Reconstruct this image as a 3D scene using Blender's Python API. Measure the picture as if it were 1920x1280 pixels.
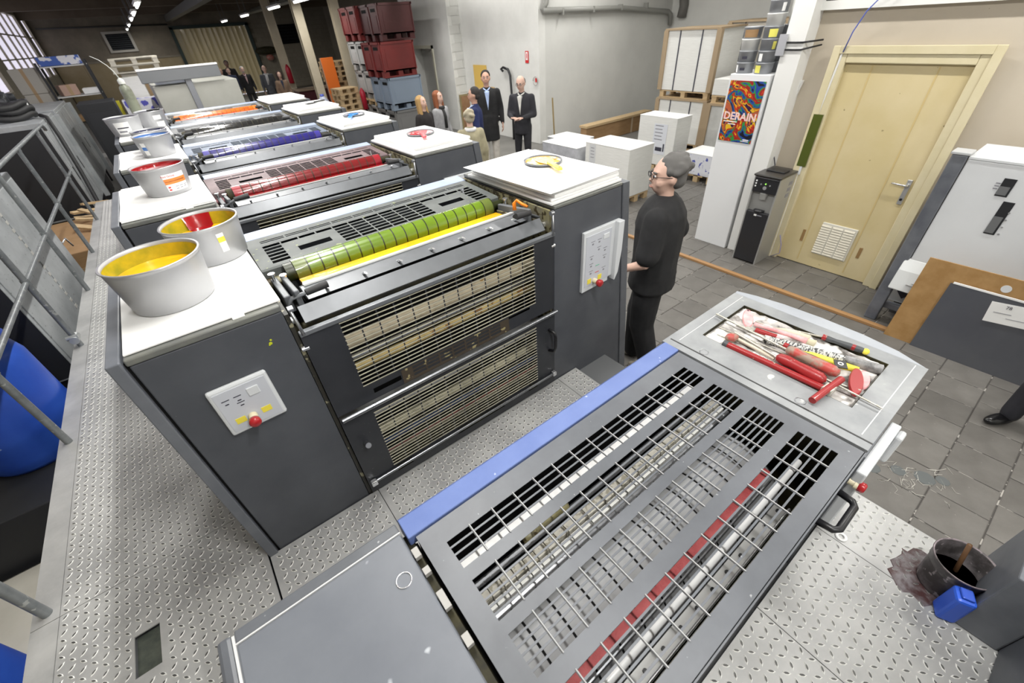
import bpy, bmesh, math, random
from mathutils import Vector, Matrix, Euler
sc = bpy.context.scene
for o in list(bpy.data.objects): bpy.data.objects.remove(o)
COL = sc.collection
RND = random.Random(11)
PI = math.pi
# ------------------------------------------------------------------ camera
cam_d = bpy.data.cameras.new('camera'); cam = bpy.data.objects.new('camera', cam_d); COL.objects.link(cam)
cam_d.sensor_fit = 'HORIZONTAL'; cam_d.sensor_width = 36.0; cam_d.lens = 36.0 * 778.52 / 1920
cam_d.clip_start = 0.02; cam_d.clip_end = 200
RC = ((0.78806306, -0.61258575, -0.06078907), (-0.41380023, -0.45403303, -0.78906488), (0.45576965, 0.64698742, -0.61129478))
cam.matrix_world = Matrix(((RC[0][0], -RC[1][0], -RC[2][0], 0.406), (RC[0][1], -RC[1][1], -RC[2][1], -1.438),
                           (RC[0][2], -RC[1][2], -RC[2][2], 1.832), (0, 0, 0, 1)))
cam_d.dof.use_dof = True; cam_d.dof.focus_distance = 1.9; cam_d.dof.aperture_fstop = 3.4
sc.camera = cam
# ------------------------------------------------------------------ world, exposure
w = bpy.data.worlds.new('world'); sc.world = w; w.use_nodes = True
w.node_tree.nodes['Background'].inputs[0].default_value = (0.82, 0.84, 0.95, 1)
w.node_tree.nodes['Background'].inputs[1].default_value = 1.0
sc.view_settings.view_transform = 'Standard'; sc.view_settings.look = 'None'
sc.view_settings.gamma = 1.0; sc.view_settings.use_curve_mapping = False
sc.view_settings.exposure = 0.05
# ------------------------------------------------------------------ lamps of the room (fluorescent battens, one pair added): area lights under each fixture
F = -0.78          # room floor (the press gallery is z = 0)
CEIL = 3.6
LZ = 2.62
LAMPS = []         # x, y, z, along ('y' or 'x'), power
for y in (-4.2, -1.9, 0.4, 2.7, 5.0, 7.3, 9.8): LAMPS.append((1.15, y, 3.4, 'y', 66))
for y in (13.2, 16.6, 19.8, 25.0, 30.3): LAMPS.append((1.15, y, LZ, 'y', 20))
for y in (-4.2, -1.4, 1.4, 4.4, 7.4, 10.6): LAMPS.append((4.9, y, 3.4, 'y', 56))
for y in (6.1, 9.2): LAMPS.append((6.7, y, 3.4, 'y', 44))  # pair added out of view to brighten the white wall and column
for y in (13.7, 16.8, 21.6, 26.5): LAMPS.append((4.9, y, LZ, 'y', 30 if y < 25 else 95))
for y in (3.2, 6.0): LAMPS.append((9.2, y, 3.4, 'y', 50))
for i, (x, y, z, al, pw) in enumerate(LAMPS):
    ld = bpy.data.lights.new('batten_light', 'AREA'); ld.shape = 'RECTANGLE'; ld.size = 0.11; ld.size_y = 1.35
    ld.energy = pw; ld.color = (1.0, 0.985, 0.95)
    lo = bpy.data.objects.new('batten_light', ld); COL.objects.link(lo); lo.location = (x, y, z - 0.06)

# ------------------------------------------------------------------ materials
MATS = {}
def mat(name, col, rough=0.5, metal=0.0, col2=None, nscale=6.0, nlo=0.35, nhi=0.65, bump=0.0, bscale=40.0, coat=0.0,
        emit=0.0, alpha=1.0, trans=0.0, rvar=0.0, stretch=None, spot=None, spots=0.0, sscale=30.0, spec=None, rnd=0.0, ior=None):
    if name in MATS: return MATS[name]
    m = bpy.data.materials.new(name); MATS[name] = m; m.use_nodes = True
    nt = m.node_tree; N = nt.nodes; L = nt.links; b = N['Principled BSDF']
    c = lambda t: (t[0], t[1], t[2], 1)
    b.inputs['Base Color'].default_value = c(col); b.inputs['Roughness'].default_value = rough; b.inputs['Metallic'].default_value = metal
    if coat: b.inputs['Coat Weight'].default_value = coat; b.inputs['Coat Roughness'].default_value = 0.04
    if spec is not None: b.inputs['Specular IOR Level'].default_value = spec
    if ior: b.inputs['IOR'].default_value = ior
    if trans: b.inputs['Transmission Weight'].default_value = trans
    if alpha < 1: b.inputs['Alpha'].default_value = alpha
    if emit: b.inputs['Emission Color'].default_value = c(col); b.inputs['Emission Strength'].default_value = emit
    tc = None
    def coords():
        nonlocal tc
        if tc is None:
            t = N.new('ShaderNodeTexCoord'); mp = N.new('ShaderNodeMapping'); L.new(t.outputs['Object'], mp.inputs[0])
            if stretch: mp.inputs['Scale'].default_value = stretch
            tc = mp.outputs[0]
        return tc
    cur = None
    if col2 is not None:
        n = N.new('ShaderNodeTexNoise'); n.inputs['Scale'].default_value = nscale; n.inputs['Detail'].default_value = 5; n.inputs['Roughness'].default_value = .6
        L.new(coords(), n.inputs['Vector'])
        r = N.new('ShaderNodeValToRGB'); r.color_ramp.elements[0].position = nlo; r.color_ramp.elements[1].position = nhi
        r.color_ramp.elements[0].color = c(col); r.color_ramp.elements[1].color = c(col2)
        L.new(n.outputs['Fac'], r.inputs[0]); cur = r.outputs[0]
    if spot is not None:
        n = N.new('ShaderNodeTexNoise'); n.inputs['Scale'].default_value = sscale; n.inputs['Detail'].default_value = 2
        L.new(coords(), n.inputs['Vector'])
        r = N.new('ShaderNodeValToRGB'); th = 1 - spots
        r.color_ramp.elements[0].position = max(0, th - .02); r.color_ramp.elements[1].position = min(1, th + .02)
        r.color_ramp.elements[0].color = (0, 0, 0, 1); r.color_ramp.elements[1].color = (1, 1, 1, 1)
        L.new(n.outputs['Fac'], r.inputs[0])
        mx = N.new('ShaderNodeMix'); mx.data_type = 'RGBA'; L.new(r.outputs[0], mx.inputs[0])
        mx.inputs[6].default_value = c(col); mx.inputs[7].default_value = c(spot)
        if cur: L.new(cur, mx.inputs[6])
        cur = mx.outputs[2]
    if rnd:
        oi = N.new('ShaderNodeObjectInfo'); mr = N.new('ShaderNodeMapRange'); mr.inputs[3].default_value = 1 - rnd; mr.inputs[4].default_value = 1 + rnd
        L.new(oi.outputs['Random'], mr.inputs[0])
        hs = N.new('ShaderNodeHueSaturation'); hs.inputs['Color'].default_value = c(col)
        if cur: L.new(cur, hs.inputs['Color'])
        L.new(mr.outputs[0], hs.inputs['Value']); cur = hs.outputs[0]
    if cur: L.new(cur, b.inputs['Base Color'])
    if rvar:
        n = N.new('ShaderNodeTexNoise'); n.inputs['Scale'].default_value = nscale * 1.7; n.inputs['Detail'].default_value = 4
        L.new(coords(), n.inputs['Vector']); mr = N.new('ShaderNodeMapRange'); mr.inputs[3].default_value = max(.03, rough - rvar); mr.inputs[4].default_value = min(1, rough + rvar)
        L.new(n.outputs['Fac'], mr.inputs[0]); L.new(mr.outputs[0], b.inputs['Roughness'])
    if bump:
        n = N.new('ShaderNodeTexNoise'); n.inputs['Scale'].default_value = bscale; n.inputs['Detail'].default_value = 4
        L.new(coords(), n.inputs['Vector']); bp = N.new('ShaderNodeBump'); bp.inputs['Strength'].default_value = bump; bp.inputs['Distance'].default_value = .01
        L.new(n.outputs['Fac'], bp.inputs['Height']); L.new(bp.outputs[0], b.inputs['Normal'])
    return m

PAINT = mat('press_paint', (.066, .071, .083), .45, col2=(.086, .092, .105), nscale=4, bump=.12, bscale=900, spot=(.13, .13, .13), spots=.25, sscale=110, rvar=.06)
PAINT_L = mat('press_paint_light', (.09, .096, .108), .42, col2=(.12, .128, .143), nscale=5, rvar=.07, spot=(.3, .31, .32), spots=.24, sscale=60)
PAINT_S = mat('press_paint_side', (.12, .13, .15), .45, col2=(.16, .17, .19), nscale=6, rvar=.08)
PAINT_HOOD = mat('hood_metal', (.1, .108, .105), .55, spec=.25, col2=(.14, .15, .145), nscale=7, spot=(.3, .34, .16), spots=.29, sscale=45, rvar=.1)
GUARD = mat('guard_black', (.022, .024, .029), .45, col2=(.032, .034, .04), nscale=5, spot=(.12, .12, .11), spots=.25, sscale=80, rvar=.08)
GUARD_BAR_LIT = mat('guard_bar', (.55, .52, .4), .45, col2=(.35, .33, .26), nscale=5)  # cream tone paints the light caught along the horizontal guard bars
STEEL = mat('steel', (.42, .43, .45), .3, metal=.9, col2=(.3, .31, .33), nscale=9, rvar=.1)
STEEL_D = mat('steel_dark', (.13, .138, .148), .38, metal=.25, col2=(.19, .2, .215), nscale=2.5, rvar=.05)
STEEL_B = mat('steel_bright', (.75, .76, .78), .25, metal=.9)
STAINED = mat('stained_metal', (.2, .19, .15), .45, metal=.2, col2=(.3, .27, .13), nscale=14, spot=(.06, .045, .02), spots=.45, sscale=30)
STAIN_D = mat('stained_dark', (.03, .028, .022), .5, spot=(.28, .26, .17), spots=.36, sscale=22)
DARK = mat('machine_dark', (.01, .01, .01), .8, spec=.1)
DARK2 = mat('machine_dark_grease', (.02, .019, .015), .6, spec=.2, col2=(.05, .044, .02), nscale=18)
LIP = mat('cabinet_lip', (.16, .165, .16), .35, metal=.3, col2=(.22, .225, .2), nscale=9)
BLUE_L = mat('blue_strip', (.115, .17, .40), .36, col2=(.14, .2, .44), nscale=7,  spot=(.5, .55, .75), spots=.26, sscale=25, bump=.35, bscale=1300)
BLUE_P = mat('pale_blue_strip', (.3, .36, .5), .4, col2=(.35, .41, .55), nscale=8)
GALV = mat('galvanised_tread', (.5, .5, .49), .42, metal=.15, col2=(.33, .33, .33), nscale=3.5, nlo=.35, nhi=.7, rvar=.12, bump=.06, bscale=60)
GALV2 = mat('lozenge_side', (.8, .8, .77), .4, metal=.1)
GALV3 = mat('lozenge_top', (.09, .09, .09), .35, metal=.4, col2=(.2, .2, .19), nscale=4)
PIPE = mat('rail_pipe', (.19, .205, .215), .4, metal=.4, col2=(.27, .285, .29), nscale=14, spot=(.42, .43, .42), spots=.33, sscale=35)
PAPER = mat('white_paper', (.88, .88, .87), .6)
PAPER_E = mat('paper_edges', (.8, .8, .77), .75, stretch=(1, 1, 60), col2=(.66, .66, .63), nscale=6)
PANEL_W = mat('control_white', (.66, .68, .7), .4)
PANEL_F = mat('control_face', (.55, .57, .62), .45)
RED_B = mat('stop_red', (.42, .015, .02), .3, coat=.4)
YEL_S = mat('sticker_yellow', (.85, .72, .08), .5)
CREAM_P = mat('cream_plastic', (.75, .68, .48), .45)
INKDARK = mat('print_dark', (.04, .04, .06), .6)
INKGREY = mat('print_grey', (.25, .25, .28), .6)
TIN = mat('tin_grey', (.42, .425, .44), .42, metal=.35, col2=(.47, .475, .49), nscale=3)
TIN_RIM = mat('tin_rim', (.5, .5, .52), .3, metal=.6)
INK_Y = mat('ink_yellow', (.8, .38, .005), .16, coat=.8, col2=(.9, .55, .02), nscale=5, bump=.2, bscale=12)
INK_YG = mat('ink_yellow_film', (.27, .27, .02), .22, coat=.6, col2=(.62, .44, .02), nscale=9)
INK_R = mat('ink_red', (.33, .006, .01), .14, coat=.8, bump=.15, bscale=14)
INK_B = mat('ink_dark_blue', (.012, .015, .07), .14, coat=.8)
INK_C = mat('ink_light_blue', (.03, .16, .5), .2, coat=.8)
BLACK_P = mat('black_plastic', (.012, .012, .014), .35)
RUBBER = mat('black_rubber', (.02, .02, .021), .6)
LENS_Y = mat('lid_ink_yellow', (.8, .5, .06), .25, coat=.6, col2=(.85, .8, .6), nscale=22, nlo=.5, nhi=.56, spot=(.8, .3, .01), spots=.4, sscale=12)
CARD = mat('cardboard', (.3, .18, .08), .8, col2=(.36, .22, .11), nscale=5, stretch=(1, 1, 4))
WOOD = mat('pallet_wood', (.48, .34, .18), .75, col2=(.58, .43, .25), nscale=12, stretch=(1, 6, 6), rnd=.18)
BOARD = mat('hardboard_brown', (.34, .19, .065), .7, col2=(.42, .25, .1), nscale=9, bump=.1, bscale=200)
WALL_W = mat('plaster_white', (.74, .74, .71), .8, col2=(.68, .68, .65), nscale=2.5, bump=.15, bscale=60)
WALL_G = mat('plaster_grey', (.6, .6, .575), .8, col2=(.66, .66, .63), nscale=1.2, bump=.15, bscale=60)
WALL_C = mat('plaster_cream', (.5, .44, .35), .7, col2=(.54, .48, .39), nscale=1.3, spot=(.35, .3, .22), spots=.24, sscale=25)
DOORC = mat('door_cream', (.6, .5, .27), .5, col2=(.66, .56, .34), nscale=1.6, spot=(.25, .19, .09), spots=.23, sscale=16)
HALL = mat('hall_wall', (.16, .14, .105), .85, col2=(.25, .215, .16), nscale=1.1, bump=.2, bscale=20)
HALL2 = mat('hall_block', (.24, .215, .165), .85, col2=(.29, .26, .2), nscale=1.6)
CEILM = mat('ceiling_dark', (.055, .05, .042), .9, col2=(.08, .07, .055), nscale=1.5)
BEIGE = mat('post_beige', (.5, .44, .32), .6, col2=(.56, .5, .38), nscale=3)
CREME_PANEL = mat('tan_panel', (.34, .27, .15), .7, col2=(.38, .31, .19), nscale=2)
FLOORM = mat('floor_concrete', (.15, .145, .135), .6, col2=(.2, .195, .18), nscale=1.5, rvar=.15)
TILE = mat('floor_tile', (.12, .113, .103), .5, col2=(.155, .147, .135), nscale=5, rvar=.12, rnd=.12, bump=.12, bscale=120, spot=(.3, .29, .27), spots=.26, sscale=30)
GROUT = mat('grout', (.07, .065, .06), .9, spot=(.4, .38, .35), spots=.42, sscale=14)
ALU = mat('aluminium', (.6, .61, .63), .35, metal=.7)
ORANGE = mat('orange_panel', (.75, .16, .015), .5)
GREYCAB = mat('steel_cabinet_grey', (.34, .36, .37), .4, metal=.15, col2=(.48, .5, .51), nscale=4, nlo=.3, nhi=.7, rvar=.1, spot=(.2, .2, .2), spots=.3, sscale=30)
BLACKCAB = mat('black_cabinet', (.018, .019, .022), .5)
SKIN = mat('skin', (.58, .34, .25), .5)
SKIN2 = mat('skin_pale', (.66, .43, .34), .5)
WHITE_M = mat('white_machine', (.68, .7, .72), .4, col2=(.72, .74, .76), nscale=2)
GLOW = mat('tube_glow', (1, .98, .94), .5, emit=9)
CLOTH = lambda n, c, r=.9: mat('cloth_' + n, c, r, col2=tuple(min(1, k * 1.35 + .004) for k in c), nscale=9)

# ------------------------------------------------------------------ mesh builder
class MB:
    def __init__(s): s.v = []; s.f = []; s.mi = []; s.sf = []; s.m = 0; s.sm = False; s.T = None
    def add(s, vs, fs, smooth=None):
        o = len(s.v)
        for p in vs:
            p = Vector(p)
            s.v.append(s.T @ p if s.T is not None else p)
        for f in fs:
            s.f.append([i + o for i in f]); s.mi.append(s.m); s.sf.append(s.sm if smooth is None else smooth)
        return s
    def mat(s, i): s.m = i; return s
    def box(s, x0, x1, y0, y1, z0, z1):
        vs = [(x, y, z) for x in (x0, x1) for y in (y0, y1) for z in (z0, z1)]
        return s.add(vs, [(0, 1, 3, 2), (4, 6, 7, 5), (0, 4, 5, 1), (2, 3, 7, 6), (0, 2, 6, 4), (1, 5, 7, 3)], False)
    def obox(s, c, size, rot=(0, 0, 0)):
        M = Matrix.Translation(c) @ Euler(rot).to_matrix().to_4x4()
        h = [k / 2 for k in size]
        vs = [M @ Vector((x, y, z)) for x in (-h[0], h[0]) for y in (-h[1], h[1]) for z in (-h[2], h[2])]
        return s.add(vs, [(0, 1, 3, 2), (4, 6, 7, 5), (0, 4, 5, 1), (2, 3, 7, 6), (0, 2, 6, 4), (1, 5, 7, 3)], False)
    def frame(s, d):
        d = Vector(d).normalized(); a = Vector((0, 0, 1)) if abs(d.z) < .9 else Vector((1, 0, 0))
        u = a.cross(d).normalized(); return u, d.cross(u)
    def tube(s, p0, p1, r0, r1=None, n=10, cap=True):
        p0 = Vector(p0); p1 = Vector(p1); r1 = r0 if r1 is None else r1; u, v = s.frame(p1 - p0)
        vs = [p + (u * math.cos(2 * PI * i / n) + v * math.sin(2 * PI * i / n)) * r for p, r in ((p0, r0), (p1, r1)) for i in range(n)]
        s.add(vs, [(i, (i + 1) % n, n + (i + 1) % n, n + i) for i in range(n)], True)
        if cap:
            s.add(vs[:n], [tuple(range(n))[::-1]], False); s.add(vs[n:], [tuple(range(n))], False)
        return s
    def path(s, pts, r, n=8, cap=True, closed=False):
        pts = [Vector(p) for p in pts]; m = len(pts); vs = []; u = None
        for i, p in enumerate(pts):
            if closed: d = pts[(i + 1) % m] - pts[i - 1]
            else: d = pts[min(i + 1, m - 1)] - pts[max(i - 1, 0)]
            d.normalize()
            if u is None: u, v = s.frame(d)
            else: u = (u - d * u.dot(d)).normalized(); v = d.cross(u)
            rr = r[i] if isinstance(r, (list, tuple)) else r
            vs += [p + (u * math.cos(2 * PI * k / n) + v * math.sin(2 * PI * k / n)) * rr for k in range(n)]
        fs = [(i * n + k, i * n + (k + 1) % n, (i + 1) % m * n + (k + 1) % n, (i + 1) % m * n + k) for i in range(m if closed else m - 1) for k in range(n)]
        if cap and not closed: fs += [tuple(range(n))[::-1], tuple((m - 1) * n + k for k in range(n))]
        return s.add(vs, fs, True)
    def lathe(s, prof, c=(0, 0, 0), n=28, axis='z', cap=None):
        cap = len(prof) == 2 if cap is None else cap
        vs = []; m = len(prof)
        for r, z in prof:
            for i in range(n):
                a = 2 * PI * i / n; p = (r * math.cos(a), r * math.sin(a), z)
                if axis == 'x': p = (z, p[0], p[1])
                elif axis == 'y': p = (p[1], z, p[0])
                vs.append((p[0] + c[0], p[1] + c[1], p[2] + c[2]))
        fs = [(j * n + i, j * n + (i + 1) % n, (j + 1) * n + (i + 1) % n, (j + 1) * n + i) for j in range(m - 1) for i in range(n)]
        s.add(vs, fs, True)
        for j, rev in ((0, True), (m - 1, False)):
            if cap and prof[j][0] > 1e-5:
                f = tuple(range(n)); s.add(vs[j * n:(j + 1) * n], [f[::-1] if rev else f], False)
        return s
    def prism(s, poly, a, b, axis='x'):
        n = len(poly)
        def P(u, v, t): return {'x': (t, u, v), 'y': (u, t, v), 'z': (u, v, t)}[axis]
        vs = [P(u, v, a) for u, v in poly] + [P(u, v, b) for u, v in poly]
        return s.add(vs, [tuple(range(n))[::-1], tuple(range(n, 2 * n))] + [(i, (i + 1) % n, n + (i + 1) % n, n + i) for i in range(n)], False)
    def loft(s, rings, smooth=False, cap=True):
        n = len(rings[0]); vs = [p for r in rings for p in r]
        fs = [(j * n + i, j * n + (i + 1) % n, (j + 1) * n + (i + 1) % n, (j + 1) * n + i) for j in range(len(rings) - 1) for i in range(n)]
        s.add(vs, fs, smooth)
        if cap: s.add(rings[0], [tuple(range(n))[::-1]], False); s.add(rings[-1], [tuple(range(n))], False)
        return s
    def ell(s, c, r, n=14, m=8, rot=None):
        M = Euler(rot).to_matrix() if rot else None; vs = []
        for j in range(m + 1):
            t = PI * j / m
            for i in range(n):
                a = 2 * PI * i / n; p = Vector((r[0] * math.sin(t) * math.cos(a), r[1] * math.sin(t) * math.sin(a), r[2] * math.cos(t)))
                if M: p = M @ p
                vs.append(p + Vector(c))
        return s.add(vs, [(j * n + i, (j + 1) * n + i, (j + 1) * n + (i + 1) % n, j * n + (i + 1) % n) for j in range(m) for i in range(n)], True)
    def cap(s, p0, p1, r0, r1=None, fx=1.0, fy=1.0, n=12):
        p0 = Vector(p0); p1 = Vector(p1); r1 = r0 if r1 is None else r1
        s.loft([self_ring(p0, p1, r0, fx, fy, n, 0), self_ring(p0, p1, r1, fx, fy, n, 1)], True, False)
        s.ell(p0, (r0 * fx, r0 * fy, r0)); s.ell(p1, (r1 * fx, r1 * fy, r1)); return s
    def plate(s, xb, yb, holes, t0, t1, ax='z'):
        """sheet in the plane of (x, y) / (x, z) with rectangular holes cut out; t0..t1 = thickness"""
        for h in holes:
            xb = xb + [h[0], h[1]]; yb = yb + [h[2], h[3]]
        xb = sorted(set(round(a, 5) for a in xb)); yb = sorted(set(round(a, 5) for a in yb))
        nx, ny = len(xb) - 1, len(yb) - 1
        import bisect
        sol = [[True] * ny for _ in range(nx)]
        for h in holes:
            i0 = xb.index(round(h[0], 5)); i1 = xb.index(round(h[1], 5)); j0 = yb.index(round(h[2], 5)); j1 = yb.index(round(h[3], 5))
            for i in range(i0, i1):
                for j in range(j0, j1): sol[i][j] = False
        idx = {}; vs = []
        def V(i, j, k):
            if (i, j, k) not in idx:
                t = t1 if k else t0
                idx[(i, j, k)] = len(vs); vs.append((xb[i], yb[j], t) if ax == 'z' else (xb[i], t, yb[j]))
            return idx[(i, j, k)]
        fs = []
        for i in range(nx):
            for j in range(ny):
                if not sol[i][j]: continue
                fs.append((V(i, j, 1), V(i + 1, j, 1), V(i + 1, j + 1, 1), V(i, j + 1, 1)))
                fs.append((V(i, j, 0), V(i, j + 1, 0), V(i + 1, j + 1, 0), V(i + 1, j, 0)))
                for (di, dj, a, b) in ((-1, 0, (0, 0), (0, 1)), (1, 0, (1, 1), (1, 0)), (0, -1, (1, 0), (0, 0)), (0, 1, (0, 1), (1, 1))):
                    ii, jj = i + di, j + dj
                    if not (0 <= ii < nx and 0 <= jj < ny and sol[ii][jj]):
                        fs.append((V(i + a[0], j + a[1], 1), V(i + a[0], j + a[1], 0), V(i + b[0], j + b[1], 0), V(i + b[0], j + b[1], 1)))
        return s.add(vs, fs, False)
    def mesh(s, name, mats):
        me = bpy.data.meshes.new(name); me.from_pydata([tuple(p) for p in s.v], [], s.f)
        for m in (mats if isinstance(mats, (list, tuple)) else [mats]): me.materials.append(m)
        me.polygons.foreach_set('material_index', s.mi); me.polygons.foreach_set('use_smooth', s.sf); me.update()
        bm = bmesh.new(); bm.from_mesh(me); bmesh.ops.recalc_face_normals(bm, faces=bm.faces); bm.to_mesh(me); bm.free()
        return me
    def build(s, name, mats, parent=None, bevel=0, seg=2, **props):
        o = bpy.data.objects.new(name, s.mesh(name, mats)); COL.objects.link(o)
        if parent is not None: o.parent = parent
        if bevel:
            b = o.modifiers.new('bevel', 'BEVEL'); b.width = bevel; b.segments = seg; b.limit_method = 'ANGLE'; b.angle_limit = .6
        for k, v in props.items(): o[k] = v
        return o
def self_ring(p0, p1, r, fx, fy, n, which):
    d = (p1 - p0); p = p1 if which else p0
    if d.length < 1e-6: d = Vector((0, 0, 1))
    d.normalize()
    if fx == fy == 1.0:
        a = Vector((0, 0, 1)) if abs(d.z) < .9 else Vector((1, 0, 0)); u = a.cross(d).normalized(); v = d.cross(u)
        return [p + (u * math.cos(2 * PI * i / n) + v * math.sin(2 * PI * i / n)) * r for i in range(n)]
    return [p + Vector((math.cos(2 * PI * i / n) * r * fx, math.sin(2 * PI * i / n) * r * fy, 0)) for i in range(n)]
def thing(name, label, cat, loc=(0, 0, 0), rz=0, group=None):
    o = bpy.data.objects.new(name, None); COL.objects.link(o); o.empty_display_size = .1
    o.location = loc; o.rotation_euler = (0, 0, rz); tag(o, label, cat, group); return o
def tag(o, label, cat, group=None):
    o['label'] = label; o['category'] = cat
    if group: o['group'] = group
    return o
def struct(name, mb, m, **k): return mb.build(name, m, kind='structure', **k)
def copy_tree(o, parent=None):
    c = o.copy(); COL.objects.link(c); c.parent = parent
    for ch in [x for x in o.children]: copy_tree(ch, c)
    return c
def B(*a): return MB().box(*a)
def text(body, size, loc, rot, m, parent, name='lettering', ax='CENTER', ext=.0006, bold=0):
    cu = bpy.data.curves.new(name, 'FONT'); cu.body = body; cu.size = size; cu.align_x = ax; cu.align_y = 'CENTER'; cu.extrude = ext; cu.resolution_u = 2; cu.offset = bold
    t = bpy.data.objects.new('tmp', cu); COL.objects.link(t)
    dg = bpy.context.evaluated_depsgraph_get(); me = bpy.data.meshes.new_from_object(t.evaluated_get(dg)); bpy.data.objects.remove(t)
    me.materials.clear(); me.materials.append(m)
    o = bpy.data.objects.new(name, me); COL.objects.link(o); o.parent = parent; o.location = loc
    o.rotation_euler = rot; return o
# ================================================================== THE SETTING
floor = struct('floor', MB().box(-2.6, 13.2, -5.2, 32.1, F - .12, F - .006), mat('floor_base', (.16, .155, .145), .6, col2=(.2, .195, .18), nscale=1.2, rvar=.12))
# 30 cm quarry tiles, running bond; the nearest 300 are objects of their own
B(2.33, 8.0, -4.0, 6.8, F - .006, F - .0045).build('grout', GROUT, floor)
tiles = []
row = 0; y = -1.49 - .3 * 8
while y < 6.6:
    off = .012 if row % 2 else -.17
    x = 2.4 + off
    while x < 7.8:
        x0 = max(x, 2.35); x1 = min(x + .3, 7.95)
        if x1 - x0 > .05 and not (x0 > 6.0 and y < 1.1): tiles.append((x0, x1, y))
        x += .3
    y += .3; row += 1
tiles.sort(key=lambda t: (t[0] - .4) ** 2 + (t[2] + 1.4) ** 2)
def tile_mb(x0, x1, y0, mb, cx=0, cy=0, dz=0):
    g = .004; c = .004; a, b_, c0, d = x0 + g - cx, x1 - g - cx, y0 + g - cy, y0 + .3 - g - cy
    mb.loft([[(a, c0, -.006), (b_, c0, -.006), (b_, d, -.006), (a, d, -.006)], [(a, c0, -.002 + dz), (b_, c0, -.002 + dz), (b_, d, -.002 + dz), (a, d, -.002 + dz)],
             [(a + c, c0 + c, dz), (b_ - c, c0 + c, dz), (b_ - c, d - c, dz), (a + c, d - c, dz)]])
full = None
for i, (x0, x1, y0) in enumerate(tiles[:298]):
    if abs(x1 - x0 - .3) < 1e-6:
        if full is None:
            mb = MB(); tile_mb(0, .3, 0, mb, .15, .15); full = mb.mesh('tile', TILE)
        o = bpy.data.objects.new('tile', full)
    else:
        mb = MB(); tile_mb(x0, x1, y0, mb, (x0 + x1) / 2, y0 + .15); o = bpy.data.objects.new('tile', mb.mesh('tile', TILE))
    COL.objects.link(o); o.parent = floor; o.location = ((x0 + x1) / 2, y0 + .15, F + RND.uniform(-.001, .0008))
    o.rotation_euler = (RND.uniform(-.002, .002), RND.uniform(-.002, .002), 0)
mb = MB()
for (x0, x1, y0) in tiles[298:]:
    mb.T = Matrix.Translation((0, 0, F)); tile_mb(x0, x1, y0, mb, 0, 0, RND.uniform(-.001, .001))
mb.build('tiles_far', TILE, floor, kind='stuff')
# cracked, patched joint near the press
mb = MB()
pts = [(3.30, -1.42), (3.42, -1.55), (3.38, -1.66), (3.52, -1.72), (3.46, -1.86), (3.62, -1.8)]
for k in range(34):
    a = RND.choice(pts); c0 = Vector((a[0] + RND.uniform(-.09, .09), a[1] + RND.uniform(-.07, .07), F + .0015)); P = [c0]
    for j in range(3): P.append(P[-1] + Vector((RND.uniform(-.05, .05), RND.uniform(-.045, .045), 0)))
    mb.path(P, RND.uniform(.0012, .003), 4)
mb.build('cracks', mat('crack_lime', (.5, .48, .44), .9), floor, kind='stuff')
mb = MB()
for (cx, cy, r) in ((3.34, -1.5, .05), (3.44, -1.62, .045), (3.5, -1.75, .06), (3.56, -1.83, .04)):
    mb.lathe([(r, F + .0005), (r * .9, F + .003)], (cx, cy, 0), 9)
mb.build('mortar_patch', mat('mortar', (.11, .12, .12), .8), floor)

struct('ceiling', B(-2.6, 13.2, -5.2, 32.1, CEIL, CEIL + .15), CEILM)
struct('trim_12', B(-2.5, 13.0, -5.2, 10.4, CEIL - .04, CEIL), mat('ceiling_fill_white', (.72, .71, .68), .8))  # unseen white board added under the near ceiling to bounce fill light
wl = struct('wall_left', MB().plate([-5.2, 32.1], [F, CEIL], [(4.2, 11.5, 1.0, 3.3), (12.6, 18.6, 1.0, 3.3), (19.9, 29.2, 1.0, 3.3), (30.2, 31.7, 1.0, 3.3)], 0, .3, 'z'), HALL2)
wl.data.transform(Matrix(((0, 0, -1, -2.5), (1, 0, 0, 0), (0, 1, 0, 0), (0, 0, 0, 1))))
GLASS = mat('frosted_pane', (.72, .69, .82), .4, emit=.95)
MULL = mat('window_steel', (.3, .27, .2), .6)
for wi, (y0, y1, nc) in enumerate(((4.2, 11.5, 5), (12.6, 18.6, 4), (19.9, 29.2, 6), (30.2, 31.7, 1))):
    wn = struct('window_%d' % (wi + 1), MB().box(-2.62, -2.5, y0, y1, 1.0, 1.06).box(-2.62, -2.5, y0, y1, 3.24, 3.3).box(-2.62, -2.5, y0, y0 + .06, 1.06, 3.24).box(-2.62, -2.5, y1 - .06, y1, 1.06, 3.24), MULL)
    pn = None
    for c in range(nc):
        for r in range(3):
            a = y0 + .06 + (y1 - y0 - .12) * c / nc; b_ = y0 + .06 + (y1 - y0 - .12) * (c + 1) / nc
            z0 = 1.06 + 2.18 * r / 3; z1 = 1.06 + 2.18 * (r + 1) / 3
            B(-2.59, -2.58, a + .02, b_ - .02, z0 + .02, z1 - .02).build('pane', GLASS, wn)
        if c: B(-2.61, -2.52, a - .02, a + .02, 1.06, 3.24).build('mullion', MULL, wn)
    for r in (1, 2): B(-2.6, -2.53, y0 + .06, y1 - .06, 1.06 + 2.18 * r / 3 - .02, 1.06 + 2.18 * r / 3 + .02).build('glazing_bar', MULL, wn)
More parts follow.
